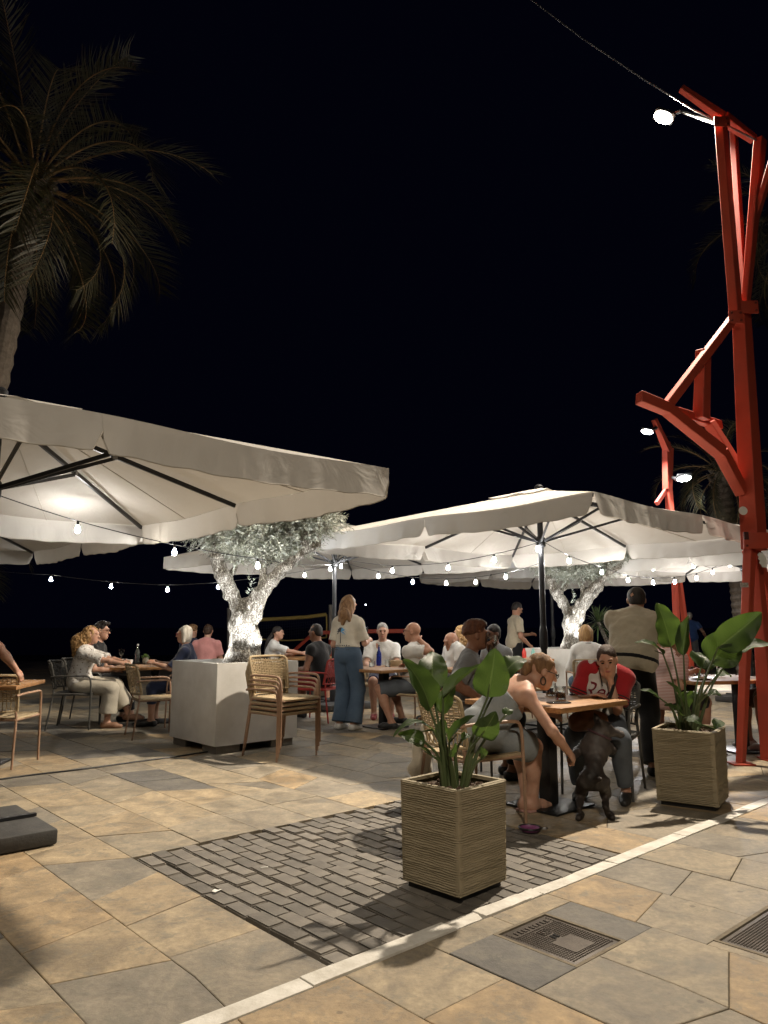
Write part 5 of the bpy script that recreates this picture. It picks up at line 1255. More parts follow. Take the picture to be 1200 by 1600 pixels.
def person(label, xy, face, sit=True, seat=.47, s=1.0, fem=False, g=1.0, lean=.08, side=0.0, twist=0.0, head=(0, 0, 0), LH=None, RH=None, LE=None, RE=None, lp=None, rp=None, LF=None, RF=None, kneeL=None, kneeR=None,
           sk=SK_FAIR, vox=.0105, top=None, bot=None, hair=None, shoes=M_shoe, facep=False, curl=(.6, .6), palmL=None, palmR=None, legs=True, z0=0.0, extra=None, group='people on the terrace', fwdhead=.03, neckdrop=0.0):
    """one continuous body; clothes, hair and shoes are its children. +Y is forward, +X the person's right."""
    base = V((xy[0], xy[1], z0)); rz = R(face-90); inv = Matrix.Rotation(-rz, 4, 'Z') @ Matrix.Translation(-base)
    loc = lambda p: None if p is None else ((inv @ V(p)) if isinstance(p, Vector) else V(p))
    hz = (seat+.085) if sit else .93*s
    pel = V((0, 0, hz)); d1 = V((math.sin(side*.8), math.sin(lean*.8), math.cos(lean*.8))).normalized(); d2 = V((math.sin(side*1.15), math.sin(lean*1.2), math.cos(lean*1.2))).normalized()
    rt = V((math.cos(twist), math.sin(twist), 0)); rt = (rt-d2*rt.dot(d2)).normalized(); fw2 = d2.cross(rt)
    r1 = V((1, 0, 0)); r1 = (r1-d1*r1.dot(d1)).normalized(); fw1 = d1.cross(r1)
    M1 = Matrix((r1, fw1, d1)).transposed(); M2 = Matrix((rt, fw2, d2)).transposed()
    ch = pel+d1*.29*s; nb = ch+d2*.205*s; shw = (.158 if fem else .178)*s*(.5+.5*g); gg = g
    shL, shR = nb-d2*.085*s-rt*shw, nb-d2*.085*s+rt*shw
    la, lb = .285*s, .25*s; lt, ls = .43*s, .42*s
    lp = V(lp) if lp else V((-.4, -.6, -.6)); rp = V(rp) if rp else V((.4, -.6, -.6))
    Hm = Matrix.Rotation(head[0], 3, 'Z') @ Matrix.Rotation(head[1], 3, 'X') @ Matrix.Rotation(head[2], 3, 'Y'); hs = .97*s if fem else s
    hc = nb+d2*.095*s+V((0, 0, .055*s-neckdrop))+fw2*fwdhead
    hp = lambda x, y, z: hc+Hm @ (V((x, y, z))*hs)
    if isinstance(LH, str): LH = hp(-.045, .105, -.075)+V((-.035, .02, -.075))
    LH = loc(LH) if LH is not None else (V((-.16, .33, hz+.13)) if sit else V((-.27, .06, .86*s)))
    RH = loc(RH) if RH is not None else (V((.16, .33, hz+.13)) if sit else V((.27, .06, .86*s)))
    if LE is not None: lp = loc(LE)-(shL+LH)*.5
    if RE is not None: rp = loc(RE)-(shR+RH)*.5
    elL, wrL = ik(shL, LH, la, lb, lp); elR, wrR = ik(shR, RH, la, lb, rp)
    hpw = .088*s
    hpL, hpR = pel+V((-hpw, .01, -.02)), pel+V((hpw, .01, -.02))
    LF = loc(LF) if LF is not None else (V((-.12, .42, .085)) if sit else V((-.10, 0, .085)))
    RF = loc(RF) if RF is not None else (V((.12, .42, .085)) if sit else V((.10, 0, .085)))
    knL, anL = ik(hpL, LF, lt, ls, V(kneeL or (-.1, .7, .9 if sit else .0))); knR, anR = ik(hpR, RF, lt, ls, V(kneeR or (.1, .7, .9 if sit else .0)))
    torso = [('e', pel+d1*.02, (.162*gg*s, .118*gg*s, .115*s), M1, .05), ('e', pel+d1*.145*s, ((.125 if fem else .140)*gg*s, .098*gg*s, .13*s), M1, .06), ('e', ch+fw1*.005, ((.142 if fem else .160)*gg*s, .108*gg*s, .165*s), M2, .06),
             ('c', nb-d2*.06*s, shL+d2*.004, .060*s, .047*s*(.6+.4*g), .05), ('c', nb-d2*.06*s, shR+d2*.004, .060*s, .047*s*(.6+.4*g), .05), ('c', shL-d2*.03, shR-d2*.03, .05*s, .05*s, .05), ('c', nb-d2*.03, nb-d2*.03+rt*.10*s-d2*.012, .05*s, .045*s, .04), ('c', nb-d2*.03, nb-d2*.03-rt*.10*s-d2*.012, .05*s, .045*s, .04)]
    if fem: torso += [('e', ch+fw2*.085*s+rt*sx*.068*s-d2*.0*s, (.058*s, .05*s, .058*s), M2, .035) for sx in (-1, 1)]
    if g > 1.08: torso.append(('e', pel+d1*.11+fw1*.055*g, (.14*g, .11*g, .13), M1, .06))
    ag = s*(.55+.45*g)*(.86 if fem else 1.0)
    arms = {'L': [('c', shL, elL, .051*ag, .040*ag, .035), ('c', elL, elL.lerp(wrL, .4), .040*ag, .039*ag, .02), ('c', elL.lerp(wrL, .4), wrL, .039*ag, .026*ag, .02)], 'R': [('c', shR, elR, .051*ag, .040*ag, .035), ('c', elR, elR.lerp(wrR, .4), .040*ag, .039*ag, .02), ('c', elR.lerp(wrR, .4), wrR, .039*ag, .026*ag, .02)]}
    lg = s*(.6+.4*g)
    legL = [('c', hpL, knL, .088*lg, .058*lg, .04), ('c', knL, anL, .056*lg, .037*lg, .03), ('e', knL.lerp(anL, .3)-(knL-hpL).normalized()*.012, (.052*lg, .052*lg, .10*lg), None, .04)]
    legR = [('c', hpR, knR, .088*lg, .058*lg, .04), ('c', knR, anR, .056*lg, .037*lg, .03), ('e', knR.lerp(anR, .3)-(knR-hpR).normalized()*.012, (.052*lg, .052*lg, .10*lg), None, .04)]
    def foot(an, sh=0.0):
        dy = V((an.x*.25, 1, 0)).normalized(); gz = max(an.z-.085, 0); p = V((an.x, an.y, gz))
        return [('c', p+V((0, 0, .05))-dy*.03, p+dy*.10+V((0, 0, .034)), .038*s, .034*s, .03), ('c', p+dy*.10+V((0, 0, .03)), p+dy*.165+V((0, 0, .022)), .034*s, .022*s, .02), ('e', p-dy*.035+V((0, 0, .035)), (.034, .036, .034), None, .02)]
    rf = max(.0085, vox*.86)
    def hnd(wr, el, palm, cu, sx):
        d = (wr-el).normalized(); n = V(palm) if palm else V((-sx*.75, .1, -.55)); sd = V((0, .6, .8)) if abs(n.z) < .8 else V((-sx, .2, 0))
        return hand_prims(wr, d, n, sd, .95*s, cu, rf)
    hd = [('c', nb-d2*.02, hp(0, -.02, -.05), .052*s*(.85 if fem else 1), .050*s*(.85 if fem else 1.02), .03),
          ('e', hp(0, -.016, .028), (.075*hs, .094*hs, .087*hs), Hm, .02), ('e', hp(0, .022, -.035), (.062*hs, .070*hs, .084*hs), Hm, .035), ('e', hp(0, .055, -.092), (.033*hs, .033*hs, .026*hs), Hm, .03),
          ('c', hp(0, .086, .012), hp(0, .110, -.026), .007*hs, .013*hs, .012), ('e', hp(.078, -.006, -.008), (.010*hs, .021*hs, .031*hs), Hm, .008), ('e', hp(-.078, -.006, -.008), (.010*hs, .021*hs, .031*hs), Hm, .008),
          ('c', hp(-.04, .080, .026), hp(.04, .080, .026), .013*hs, .013*hs, .016), ('e', hp(.031, .097, .006), (.017, .011, .010), Hm, .010, -1), ('e', hp(-.031, .097, .006), (.017, .011, .010), Hm, .010, -1), ('e', hp(0, .084, -.064), (.023, .012, .010), Hm, .008)]
    body = torso+arms['L']+arms['R']+hnd(wrL, elL, palmL, curl[0], -1)+hnd(wrR, elR, palmR, curl[1], 1)+hd
    if legs: body += legL+legR+foot(anL)+foot(anR)
    lo, hi = bounds(body, vox*3); F = Field(lo, hi, vox); fill(F, body)
    me = F.mesh('person', 1)
    o = link(me, 'person', sk, None, base, rz); tag(o, label, 'person', group)
    # ---- clothes
    def garment(name, prims, m, inf, cuts=(), fold=.006, ff=16, seed=1, neck=None, v2=None, st=(1, 1, .6)):
        vx = v2 or vox; lo, hi = bounds(prims, vx*4+inf+fold); F = Field(lo, hi, vx); fill(F, prims, inf)
        if fold: F.disp(fold, ff, seed, 3, st)
        for q in (neck or ()): fill(F, [q])
        for p, n in cuts: F.cut(p, n)
        return link(F.mesh(name, 1), name, m, o)
    sd = int(abs(xy[0]*100+xy[1]*10)) % 997
    if top:
        T = dict(sleeve=.55, hem=-.10, inf=.012, neck='crew', fold=.006, loose=.010, low=None); T.update(top); T['loose'] *= .55; T['fold'] *= .75
        pr = list(torso)
        if T['sleeve'] > 0 and not T.get('raglan'):
            for sh, el, wr in ((shL, elL, wrL), (shR, elR, wrR)):
                if T['sleeve'] <= 1: pr.append(('c', sh, sh.lerp(el, T['sleeve']), .053*ag, (.050*ag+T['loose']), .03, 1, (0, 1)))
                else: pr += [('c', sh, el, .053*ag, .046*ag+T['loose']*.5, .03), ('c', el, el.lerp(wr, T['sleeve']-1), .045*ag+T['loose']*.5, .034*ag+T['loose'], .02, 1, (0, 1))]
        pr.append(('e', pel+d1*.03, (.166*gg*s, .125*gg*s, .17*s), M1, .05))
        nk = [('e', nb+d2*.055*s+fw2*.02, (.068*s, .062*s, .075*s), M2, .012, -1)]
        if T['neck'] == 'v': nk = [('e', nb+d2*.05*s+fw2*.03, (.065*s, .07*s, .08*s), M2, .012, -1), ('c', nb+fw2*.09, ch+fw2*.14+d2*.06, .045, .006, .02, -1)]
        if T['neck'] == 'scoop': nk = [('e', nb+d2*.03*s+fw2*.05, (.085*s, .09*s, .09*s), M2, .015, -1)]
        cuts = [(pel+d1*T['hem'], -d1)]
        if T['low'] is not None: cuts.append((ch+d2*T['low'], d2)); nk = []
        garment(T.get('name', 'shirt'), pr, T['m'], T['inf'], cuts, T['fold'], T.get('ff', 21), sd, nk)
        if T.get('band'):
            garment('apron_belt', pr, T['band'][2], T['inf']+.007, [(pel+d1*T['band'][1], d1), (pel+d1*T['band'][0], -d1)], T['fold'], T.get('ff', 21), sd)
        if T.get('raglan'):
            for sx, sh, el in ((-1, shL, elL), (1, shR, elR)):
                e = sh.lerp(el, T['sleeve'])
                garment('sleeve', [('c', nb+rt*sx*.075*s-d2*.055, sh, .056*s, .056*ag+.008, .02), ('c', sh, e, .056*ag, .052*ag+T['loose'], .03, 1, (0, 1))], T['raglan'], T['inf']+.007, (), .006, 18, sd+sx)
                ax = (el-sh).normalized(); a_, b_, _ = frame_of(ax)
                for k in (0.0, .022):
                    c = e-ax*(.018+k); rr = .052*ag+T['loose']+T['inf']+.008
                    MB().tube([c+a_*math.cos(q)*rr+b_*math.sin(q)*rr for q in [2*math.pi*i/28 for i in range(29)]], .0045, 5, False).build('cuff_stripe', M_shoe, o)
    if bot and legs:
        B = dict(len=1.0, inf=.012, fold=.006, flare=.0, waist=.10); B.update(bot)
        pr = [('e', pel+d1*.02, (.164*gg*s, .12*gg*s, .125*s), M1, .05), ('e', pel+d1*.10*s, (.140*gg*s, .102*gg*s, .10*s), M1, .05)]
        for hp_, kn, an in ((hpL, knL, anL), (hpR, knR, anR)):
            if B['len'] <= 1: pr += [('c', hp_, hp_.lerp(kn, B['len']), .090*lg, .068*lg+B['flare'], .03, 1, (0, 1))]
            else: pr += [('c', hp_, kn, .090*lg, .064*lg+B['flare']*.4, .03), ('c', kn, kn.lerp(an, B['len']-1), .062*lg+B['flare']*.4, .046*lg+B['flare'], .02, 1, (0, 1))]
        garment(B.get('name', 'trousers'), pr, B['m'], B['inf'], [(pel+V((0, 0, B['waist']+.01)) if sit else pel+d1*B['waist'], V((0, -.25, 1)) if sit else d1)], B['fold'], 14, sd+3, None, None, (1, 1, .8))
    if shoes and legs:
        for an in (anL, anR):
            f = foot(an); lo, hi = bounds(f, .03); F = Field(lo, hi, min(vox, .008)); fill(F, f, .008); F.cut(V((0, 0, max(an.z-.085, 0)+.001)), (0, 0, -1)); F.cut(V((0, 0, max(an.z-.085, 0)+.075)), (0, 0, 1)); link(F.mesh('shoe', 1), 'shoe', shoes, o)
    # ---- hair
    if hair:
        hm, st = hair['m'], hair['style']; hv = min(vox, .0085); pr = [('e', hp(0, -.022, .036), (.083*hs, .098*hs, .090*hs), Hm, .02)]
        amp, fr, stx = .004, 60, (1, 1, .3); facecut = [('e', hp(0, .105, -.052), (.075*hs, .085*hs, .118*hs), Hm, .012, -1)]; cuts = []
        ears = [('e', hp(sx*.085, .012, -.03), (.022*hs, .03*hs, .045*hs), Hm, .01, -1) for sx in (-1, 1)]
        bk = lambda p: hp(*p)
        if st == 'short': pr.append(('e', hp(0, -.05, -.015), (.072*hs, .062*hs, .075*hs), Hm, .02)); facecut += ears; cuts.append((hp(0, -.06, -.075), Hm @ V((0, .25, -1))))
        if st == 'crop': pr = [('e', hp(0, -.02, .032), (.080*hs, .096*hs, .087*hs), Hm, .02), ('e', hp(0, -.05, -.02), (.068*hs, .058*hs, .06*hs), Hm, .02)]; facecut += ears; cuts.append((hp(0, -.06, -.06), Hm @ V((0, .3, -1))))
        if st == 'quiff': pr += [('e', hp(0, .03, .10), (.062*hs, .07*hs, .038*hs), Hm, .02), ('e', hp(0, -.045, -.005), (.074*hs, .06*hs, .07*hs), Hm, .02)]; facecut += ears; amp = .006
        if st == 'curlytop': pr += [('e', hp(0, .0, .092), (.078*hs, .098*hs, .048*hs), Hm, .03), ('e', hp(0, -.07, .04), (.07*hs, .05*hs, .06*hs), Hm, .02)]; cuts.append((hp(0, -.02, .012), Hm @ V((0, .15, -1)))); amp, fr, stx = .006, 90, (1, 1, 1)
        if st == 'bob': pr += [('e', hp(0, -.03, -.035), (.092*hs, .085*hs, .10*hs), Hm, .03), ('c', hp(-.07, -.005, .03), hp(-.078, .0, -.10), .035, .024, .02), ('c', hp(.07, -.005, .03), hp(.078, .0, -.10), .035, .024, .02)]; cuts.append((hp(0, 0, -.125), Hm @ V((0, 0, -1))))
        if st in ('long', 'curly'):
            L_ = hair.get('len', .34); w_ = hair.get('w', .085); b2 = hc-fw2*.075*s; 
            pr += [('e', hp(0, -.04, -.03), (.088*hs, .08*hs, .11*hs), Hm, .03), ('c', hp(0, -.06, -.04), nb-fw2*.11*s+V((0, 0, .02)), .075*hs, w_*.95, .04), ('c', nb-fw2*.11*s+V((0, 0, .02)), nb-fw2*.125*s-d2*L_, w_*.95, w_*.35, .04)]
            pr += [('c', hp(sx*.062, -.03, 0), nb+rt*sx*.075*s-fw2*.085-d2*L_*.55, .042, w_*.38, .03) for sx in (-1, 1)]
            if hair.get('front'): pr += [('c', hp(sx*.072, .01, 0), nb+rt*sx*.085*s+fw2*.06-d2*.12, .034, .03, .03) for sx in (-1, 1)]
            if st == 'curly': pr.append(('e', (hp(0, -.07, -.05)+nb-fw2*.11)*.5, (.095, .08, .10), Hm, .05))
            if st == 'curly': amp, fr, stx = .016, 58, (1, 1, .8)
            else: amp, fr, stx = .006, 75, (1, 1, .16)
        if st == 'bun': pr += [('e', hp(0, -.118, -.01), (.052*hs, .048*hs, .056*hs), Hm, .012), ('e', hp(.02, -.125, -.055), (.03, .03, .035), Hm, .012), ('c', hp(-.03, -.15, .02), hp(.03, -.15, -.04), .014, .014, .008)]; amp = .006; facecut += ears; cuts.append((hp(0, -.06, -.085), Hm @ V((0, .3, -1))))
        if st == 'tied': pr += [('e', hp(0, -.04, -.02), (.074*hs, .065*hs, .07*hs), Hm, .02), ('e', hp(0, -.1, -.03), (.04, .035, .05), Hm, .02)]; facecut += ears
        if st == 'ponytail': pr += [('c', hp(0, -.10, -.01), nb-fw2*.12-d2*.02, .038, .036, .02), ('c', nb-fw2*.12-d2*.02, nb-fw2*.13-d2*.22, .036, .014, .02)]; facecut += ears
        lo, hi = bounds(pr, .05); F = Field(lo, hi, hv); fill(F, pr)
        if hair.get('strand', 1): F.disp(amp, fr, sd+9, 3, stx, st in ('curly', 'curlytop'))
        fill(F, facecut)
        for p, n in cuts: F.cut(p, n)
        link(F.mesh('hair', 0 if st in ('curly', 'curlytop') else 1), 'hair', hm, o)
    if facep:
        hmm = hair['m'] if hair else H_GREY
        for sx in (-1, 1):
            f = MB().lathe([(0, -.0065), (.008, -.005), (.012, 0), (.008, .005), (0, .0065)], 10)
            f.v = [tuple(hp(sx*.031, .0, .006)+Hm @ V((v[0], .089*hs+v[1]*.35, v[2]))) for v in f.v]; f.build('eye', M_eye, o)
            MB().tube([hp(sx*.014, .0965, .024), hp(sx*.031, .0955, .030), hp(sx*.047, .085, .025)], .0035, 5).build('eyebrow', hmm, o)
        f = MB().lathe([(0, -.009), (.012, -.007), (.021, 0), (.012, .006), (0, .007)], 10); f.v = [tuple(hp(0, 0, -.065)+Hm @ V((v[0], .0945*hs+v[1]*.25, v[2]))) for v in f.v]; f.build('lips', M_lip, o)
    if extra: extra(dict(o=o, hp=hp, Hm=Hm, pel=pel, nb=nb, ch=ch, d1=d1, d2=d2, fw1=fw1, fw2=fw2, rt=rt, wrL=wrL, wrR=wrR, elL=elL, elR=elR, anL=anL, anR=anR, s=s, base=base, rz=rz, knL=knL, knR=knR))
    return o
def glasses(c, m=M_phone):
    hp = c['hp']; mb = MB()
    for sx in (-1, 1):
        mb.tube([hp(sx*.032+.020*math.cos(a), .106, .006+.015*math.sin(a)) for a in [2*math.pi*k/14 for k in range(15)]], .0026, 5)
        mb.tube([hp(sx*.052, .104, .010), hp(sx*.078, .06, .012), hp(sx*.082, -.01, .008)], .0026, 5)
    mb.tube([hp(-.012, .108, .010), hp(.012, .108, .010)], .0026, 5); mb.build('glasses', m, c['o'])
def on_back(c, name, polys, m, child='shirt', front=False, lift=.004):
    """lay flat print (2-D polygons, metres) on the garment's back or chest"""
    ob = [x for x in c['o'].children if x.name.startswith(child)][0]; me = ob.data
    bv = BVHTree.FromPolygons([v.co for v in me.vertices], [tuple(p.vertices) for p in me.polygons]); mb = MB()
    sg = 1 if front else -1; o0 = c['ch']+c['fw2']*sg*.6; dr = -c['fw2']*sg
    for poly in polys:
        vs = []
        for x, y in poly:
            q = o0+c['rt']*(-sg*x*-1 if front is None else (x*(-1 if front else 1)))+c['d2']*y; h = bv.ray_cast(q, dr)
            vs.append((h[0]-dr*lift) if h[0] is not None else q+dr*.48)
        mb.add(vs, [tuple(range(len(vs)))])
    return mb.build(name, m, c['o'], False)
WHITE_T = fabric('white_cotton', (.62, .61, .58)); BEIGE_T = fabric('sand_cotton', (.44, .38, .28)); OLIVE_T = fabric('beige_shirt', (.40, .355, .27)); NAVY_T = fabric('navy_knit', (.02, .027, .06)); PINK_T = fabric('pink_cotton', (.60, .27, .25)); GREY_T = fabric('grey_cotton', (.19, .195, .20)); BLUE_T = fabric('blue_cotton', (.06, .12, .32)); RED_T = fabric('red_cotton', (.36, .022, .028))
DENIM = mat('blue_denim', (.045, .075, .12), .9, c2=(.07, .105, .155), vs=5, bump=.3, bs=300); LDENIM = mat('pale_denim', (.27, .295, .31), .9, c2=(.21, .235, .25), vs=9, bump=.3, bs=200); BLACK_T = fabric('black_cloth', (.012, .012, .013)); CREAM_T = fabric('cream_cloth', (.50, .46, .38)); GDENIM = mat('grey_denim', (.10, .115, .135), .9, c2=(.075, .085, .10), vs=9)
def lace_mat():
    m, nt, b = nodes_of('white_lace'); L = nt.links; tc = N(nt, 'ShaderNodeTexCoord'); vo = N(nt, 'ShaderNodeTexVoronoi', i_Scale=30.0); L.new(tc.outputs['Object'], vo.inputs['Vector'])
    rp = N(nt, 'ShaderNodeValToRGB'); rp.color_ramp.elements[0].position = .22; rp.color_ramp.elements[1].position = .34; rp.color_ramp.elements[0].color = (.22, .17, .14, 1); rp.color_ramp.elements[1].color = (.62, .60, .57, 1)
    L.new(vo.outputs['Distance'], rp.inputs[0]); L.new(rp.outputs[0], b.inputs['Base Color']); b.inputs['Roughness'].default_value = .9
    bp = N(nt, 'ShaderNodeBump', i_Strength=.6, i_Distance=.006); L.new(vo.outputs['Distance'], bp.inputs['Height']); L.new(bp.outputs[0], b.inputs['Normal']); return m
def stripe_mat():
    m, nt, b = nodes_of('pink_stripe'); L = nt.links; tc = N(nt, 'ShaderNodeTexCoord'); wv = N(nt, 'ShaderNodeTexWave', i_Scale=22.0, i_Distortion=1.0, bands_direction='Z'); L.new(tc.outputs['Object'], wv.inputs['Vector'])
    rp = N(nt, 'ShaderNodeValToRGB'); rp.color_ramp.elements[0].position = .42; rp.color_ramp.elements[1].position = .58; rp.color_ramp.elements[0].color = (.42, .20, .19, 1); rp.color_ramp.elements[1].color = (.60, .50, .47, 1); L.new(wv.outputs['Fac'], rp.inputs[0]); L.new(rp.outputs[0], b.inputs['Base Color']); b.inputs['Roughness'].default_value = .9; return m
LACE, STRIPE = lace_mat(), stripe_mat()

# --- woman in the denim dress, bent towards the dog
def ex14(c):
    hp = c['hp']; glasses(c)
    for sx in (-1, 1):
        MB().tube([hp(sx*.085, -.004, -.042)+V((0, .024*math.sin(a), -.026+.026*math.cos(a))) for a in [2*math.pi*k/18 for k in range(19)]], .005, 6).build('hoop_earring', mat('dark_hoop', (.07, .05, .035), .4), c['o'])
    for an in (c['anL'], c['anR']):
        MB().box((an.x, an.y+.055, .010), (.085, .25, .016), None, .006).build('flip_flop', mat('pink_rubber', (.42, .24, .21), .6), c['o'])
        MB().tube([(an.x-.035, an.y+.06, .02), (an.x-.012, an.y+.10, .062), (an.x, an.y+.13, .05), (an.x+.012, an.y+.10, .062), (an.x+.035, an.y+.06, .02)], .006, 5).build('flip_flop_strap', mat('pink_rubber', (.42, .24, .21), .6), c['o'])
dog_paw = P(894, 1184, 5.08)
person('woman in a strapless denim dress bending from her chair to the dog', (C14.x+.03, C14.y+.02), 34, True, .47, 1.0, True, 1.04, .74, .42, -.12, (-.55, -.40, 0), LH=P(850, 1112, 5.5), RH=P(889, 1176, 5.03), RE=P(862, 1140, 4.98), lp=(-.8, .2, -.4), LF=V((1.00, 5.42, .085)), RF=P(832, 1262, 5.40), vox=.0078, top=dict(m=LDENIM, sleeve=0, low=.03, hem=-.12, name='dress_bodice', fold=.008, ff=24), bot=dict(m=LDENIM, len=.86, flare=.02, name='dress_skirt', waist=.16, inf=.016), hair=dict(m=H_DKBL, style='bun'), shoes=None, extra=ex14, curl=(.5, .9), fwdhead=.05)
# --- woman in the baseball jersey, head propped on her hand
def script_text(txt, size):
    cu = bpy.data.curves.new('lettering', 'FONT'); cu.body = txt; cu.size = size; cu.shear = .45; cu.resolution_u = 3
    ob = bpy.data.objects.new('lettering', cu); col.objects.link(ob); dg = bpy.context.evaluated_depsgraph_get(); me = bpy.data.meshes.new_from_object(ob.evaluated_get(dg))
    polys = [[(me.vertices[i].co.x, me.vertices[i].co.y) for i in p.vertices] for p in me.polygons]; bpy.data.objects.remove(ob); bpy.data.curves.remove(cu); bpy.data.meshes.remove(me); return polys
def ex15(c):
    w_ = .30
    po = [[(x-.15, y-.035+x*.12) for x, y in p] for p in script_text('Reds', .15)]
    on_back(c, 'jersey_lettering', po, mat('maroon_print', (.16, .012, .02), .8), 'shirt', True, .006)
    MB().tube([c['nb']-c['d2']*.0+c['fw2']*.07+c['rt']*.05, c['ch']+c['fw2']*.135+c['d2']*.08], .004, 5).build('placket', M_shoe, c['o'])
person('woman in a white and red baseball jersey resting her chin on her hand', V2(C15), 244, True, .47, .94, True, 1.0, .38, -.20, 0, (.10, -.26, .12), LH=P(954, 1062, 5.72), LE=P(975, 1108, 5.78), RH=P(926, 1088, 5.70), RE=P(903, 1086, 5.9), LF=(-.20, .26, .085), RF=(.12, .30, .085), vox=.0078, top=dict(m=WHITE_T, sleeve=.78, raglan=RED_T, hem=-.10, neck='v', loose=.020, fold=.008), bot=dict(m=GDENIM, len=1.93, flare=.012), hair=dict(m=H_BROWN, style='tied'), facep=True, extra=ex15, curl=(.9, .4), palmL=(.3, -.8, .1), palmR=(0, 0, -1), fwdhead=.05, neckdrop=.07)
# --- drinking man with curly top
CM = V((.66, 6.55, 0))
person('man with curly dark hair in a grey shirt drinking from a glass', V2(CM), 2, True, .47, 1.03, False, 1.05, .20, 0, -.12, (0, .03, 0), LH=P(768, 1016, 6.50), RH=P(752, 1092, 6.25), lp=(-.6, .2, -.8), rp=(.6, -.2, -.8), sk=SK_BROWN, vox=.0082, top=dict(m=GREY_T, sleeve=.85, hem=-.12, fold=.009, loose=.02), bot=dict(m=BLACK_T, len=1.9), hair=dict(m=H_AUB, style='curlytop'), facep=True, curl=(.9, .6), palmL=(.8, .2, 0))
lathe_thing('goblet', 'large bulging water glass raised to the drinking man\'s mouth', 'glass', P(768, 1020, 6.50), [(0, 0), (.03, 0), (.045, .03), (.055, .08), (.05, .13), (.042, .15), (.0405, .15), (.048, .13), (.052, .08), (.042, .032), (0, .006)], M_glass)
# --- waiter in beige, seen from behind
WM = G(1003, 1208)
person('waiter in a beige shirt and black trousers leaning over the right-hand table', (WM.x-.03, WM.y+.05), 66, False, s=1.02, g=1.12, lean=.46, side=.08, head=(.1, -.25, 0), LH=V((2.75, 7.6, .95)), RH=V((3.02, 7.45, .92)), sk=SK_TAN, vox=.0088, top=dict(m=OLIVE_T, sleeve=1.0, hem=-.09, fold=.016, loose=.025, inf=.028, ff=24, band=(.0, .035, BLACK_T)), bot=dict(m=BLACK_T, len=1.97, flare=.018, inf=.016), hair=dict(m=H_BLACK, style='crop'), LF=(-.16, .06, .085), RF=(.15, -.10, .085))
# --- waitress
WT = G(541, 1141)
def ex7(c):
    pol = []; bl = []
    for k in range(9):
        a = R(-25+k*28); L_ = .058; w_ = .008; m = V((math.cos(a), math.sin(a)))*L_; n = V((-math.sin(a), math.cos(a)))*w_
        q = [(0+.0, .05), (m.x*.55+n.x, .05+m.y*.55+n.y), (m.x, .05+m.y*.75-.010), (m.x*.55-n.x, .05+m.y*.55-n.y)]; (bl if m.x > .004 else pol).append(q)
    pol += [[(-.004, -.05), (.006, -.05), (.003, .05), (-.003, .05)]]
    pol += [[(x-.15, y-.085) for x, y in p] for p in script_text('-------', .05)][:0]
    rnd = random.Random(3)
    for k in range(10):                                   # two short lines of small lettering, too blurred to read in the photograph
        x = -.085+k*.018; h = rnd.choice((.016, .020, .024)); pol.append([(x, -.072), (x+.009, -.072), (x+.009, -.072+h*.5), (x, -.072+h*.5)])
        if k % 3 != 1: pol.append([(x, -.104), (x+.012, -.104), (x+.012, -.099), (x, -.099)])
    on_back(c, 'palm_print', [[(x*1.5-.03, y*1.5-.07) for x, y in p] for p in pol], mat('print_dark', (.045, .05, .06), .8))
    on_back(c, 'palm_print', [[(x*1.5-.03, y*1.5-.07) for x, y in p] for p in bl], mat('print_blue', (.10, .30, .52), .8))
    b = c['pel']+c['d1']*.115-c['fw1']*.128; MB().box(b, (.075, .008, .04), None, .002).build('waistband_patch', CREAM_T, c['o'])
person('waitress in a sand T-shirt and wide jeans standing with her back turned', (WT.x, WT.y+.05), 62, False, s=.985, fem=True, g=1.0, lean=.04, head=(-.3, -.28, 0), LH=(-.16, .24, 1.02), RH=(.14, .34, 1.10), lp=(-.25, -1, -.4), rp=(.3, -1, -.4), vox=.0095, top=dict(m=fabric('pale_sand_cotton', (.54, .49, .40)), sleeve=.82, hem=.10, fold=.009, loose=.028, inf=.018), bot=dict(m=DENIM, len=1.985, flare=.052, waist=.135, inf=.010, fold=.007), hair=dict(m=H_DKBL, style='long', len=.10, w=.07), shoes=M_wshoe, extra=ex7)
ph = thing('mobile_phone', 'lit phone in the waitress\'s hands', 'phone', P(566, 984, 9.75), R(-8)); MB().box((0, 0, 0), (.15, .075, .009), Euler((R(50), 0, 0)).to_matrix(), .003).build('case', M_phone, ph); MB().box((0, .004, .0052), (.13, .066, .002), Euler((R(50), 0, 0)).to_matrix()).build('screen', mat('screen', (.5, .6, .8), .2, emit=(.6, .75, 1), es=2.2), ph, False)
# --- bald man smoking
def ex9(c):
    glasses(c); h = c['wrL']+(c['wrL']-c['elL']).normalized()*.10
    MB().tube([h, h+V((-.02, .05, .055))], .004, 6).build('cigarette', M_paper, c['o'])
person('bald man in a white T-shirt smoking with his back to the viewer', (C9.x+.12, C9.y+.17), 146, True, .47, 1.02, False, 1.1, .10, 0, .0, (.35, 0, 0), LH=P(656, 1000, 9.55), RH=P(640, 1042, 9.75), lp=(-.8, .1, -.6), sk=SK_TAN, top=dict(m=WHITE_T, sleeve=.7, hem=-.12, fold=.010, loose=.02), bot=dict(m=GDENIM, len=.98, flare=.02, name='shorts'), LF=P(612, 1128, 9.35), RF=P(628, 1120, 9.75), extra=ex9, curl=(.9, .5))
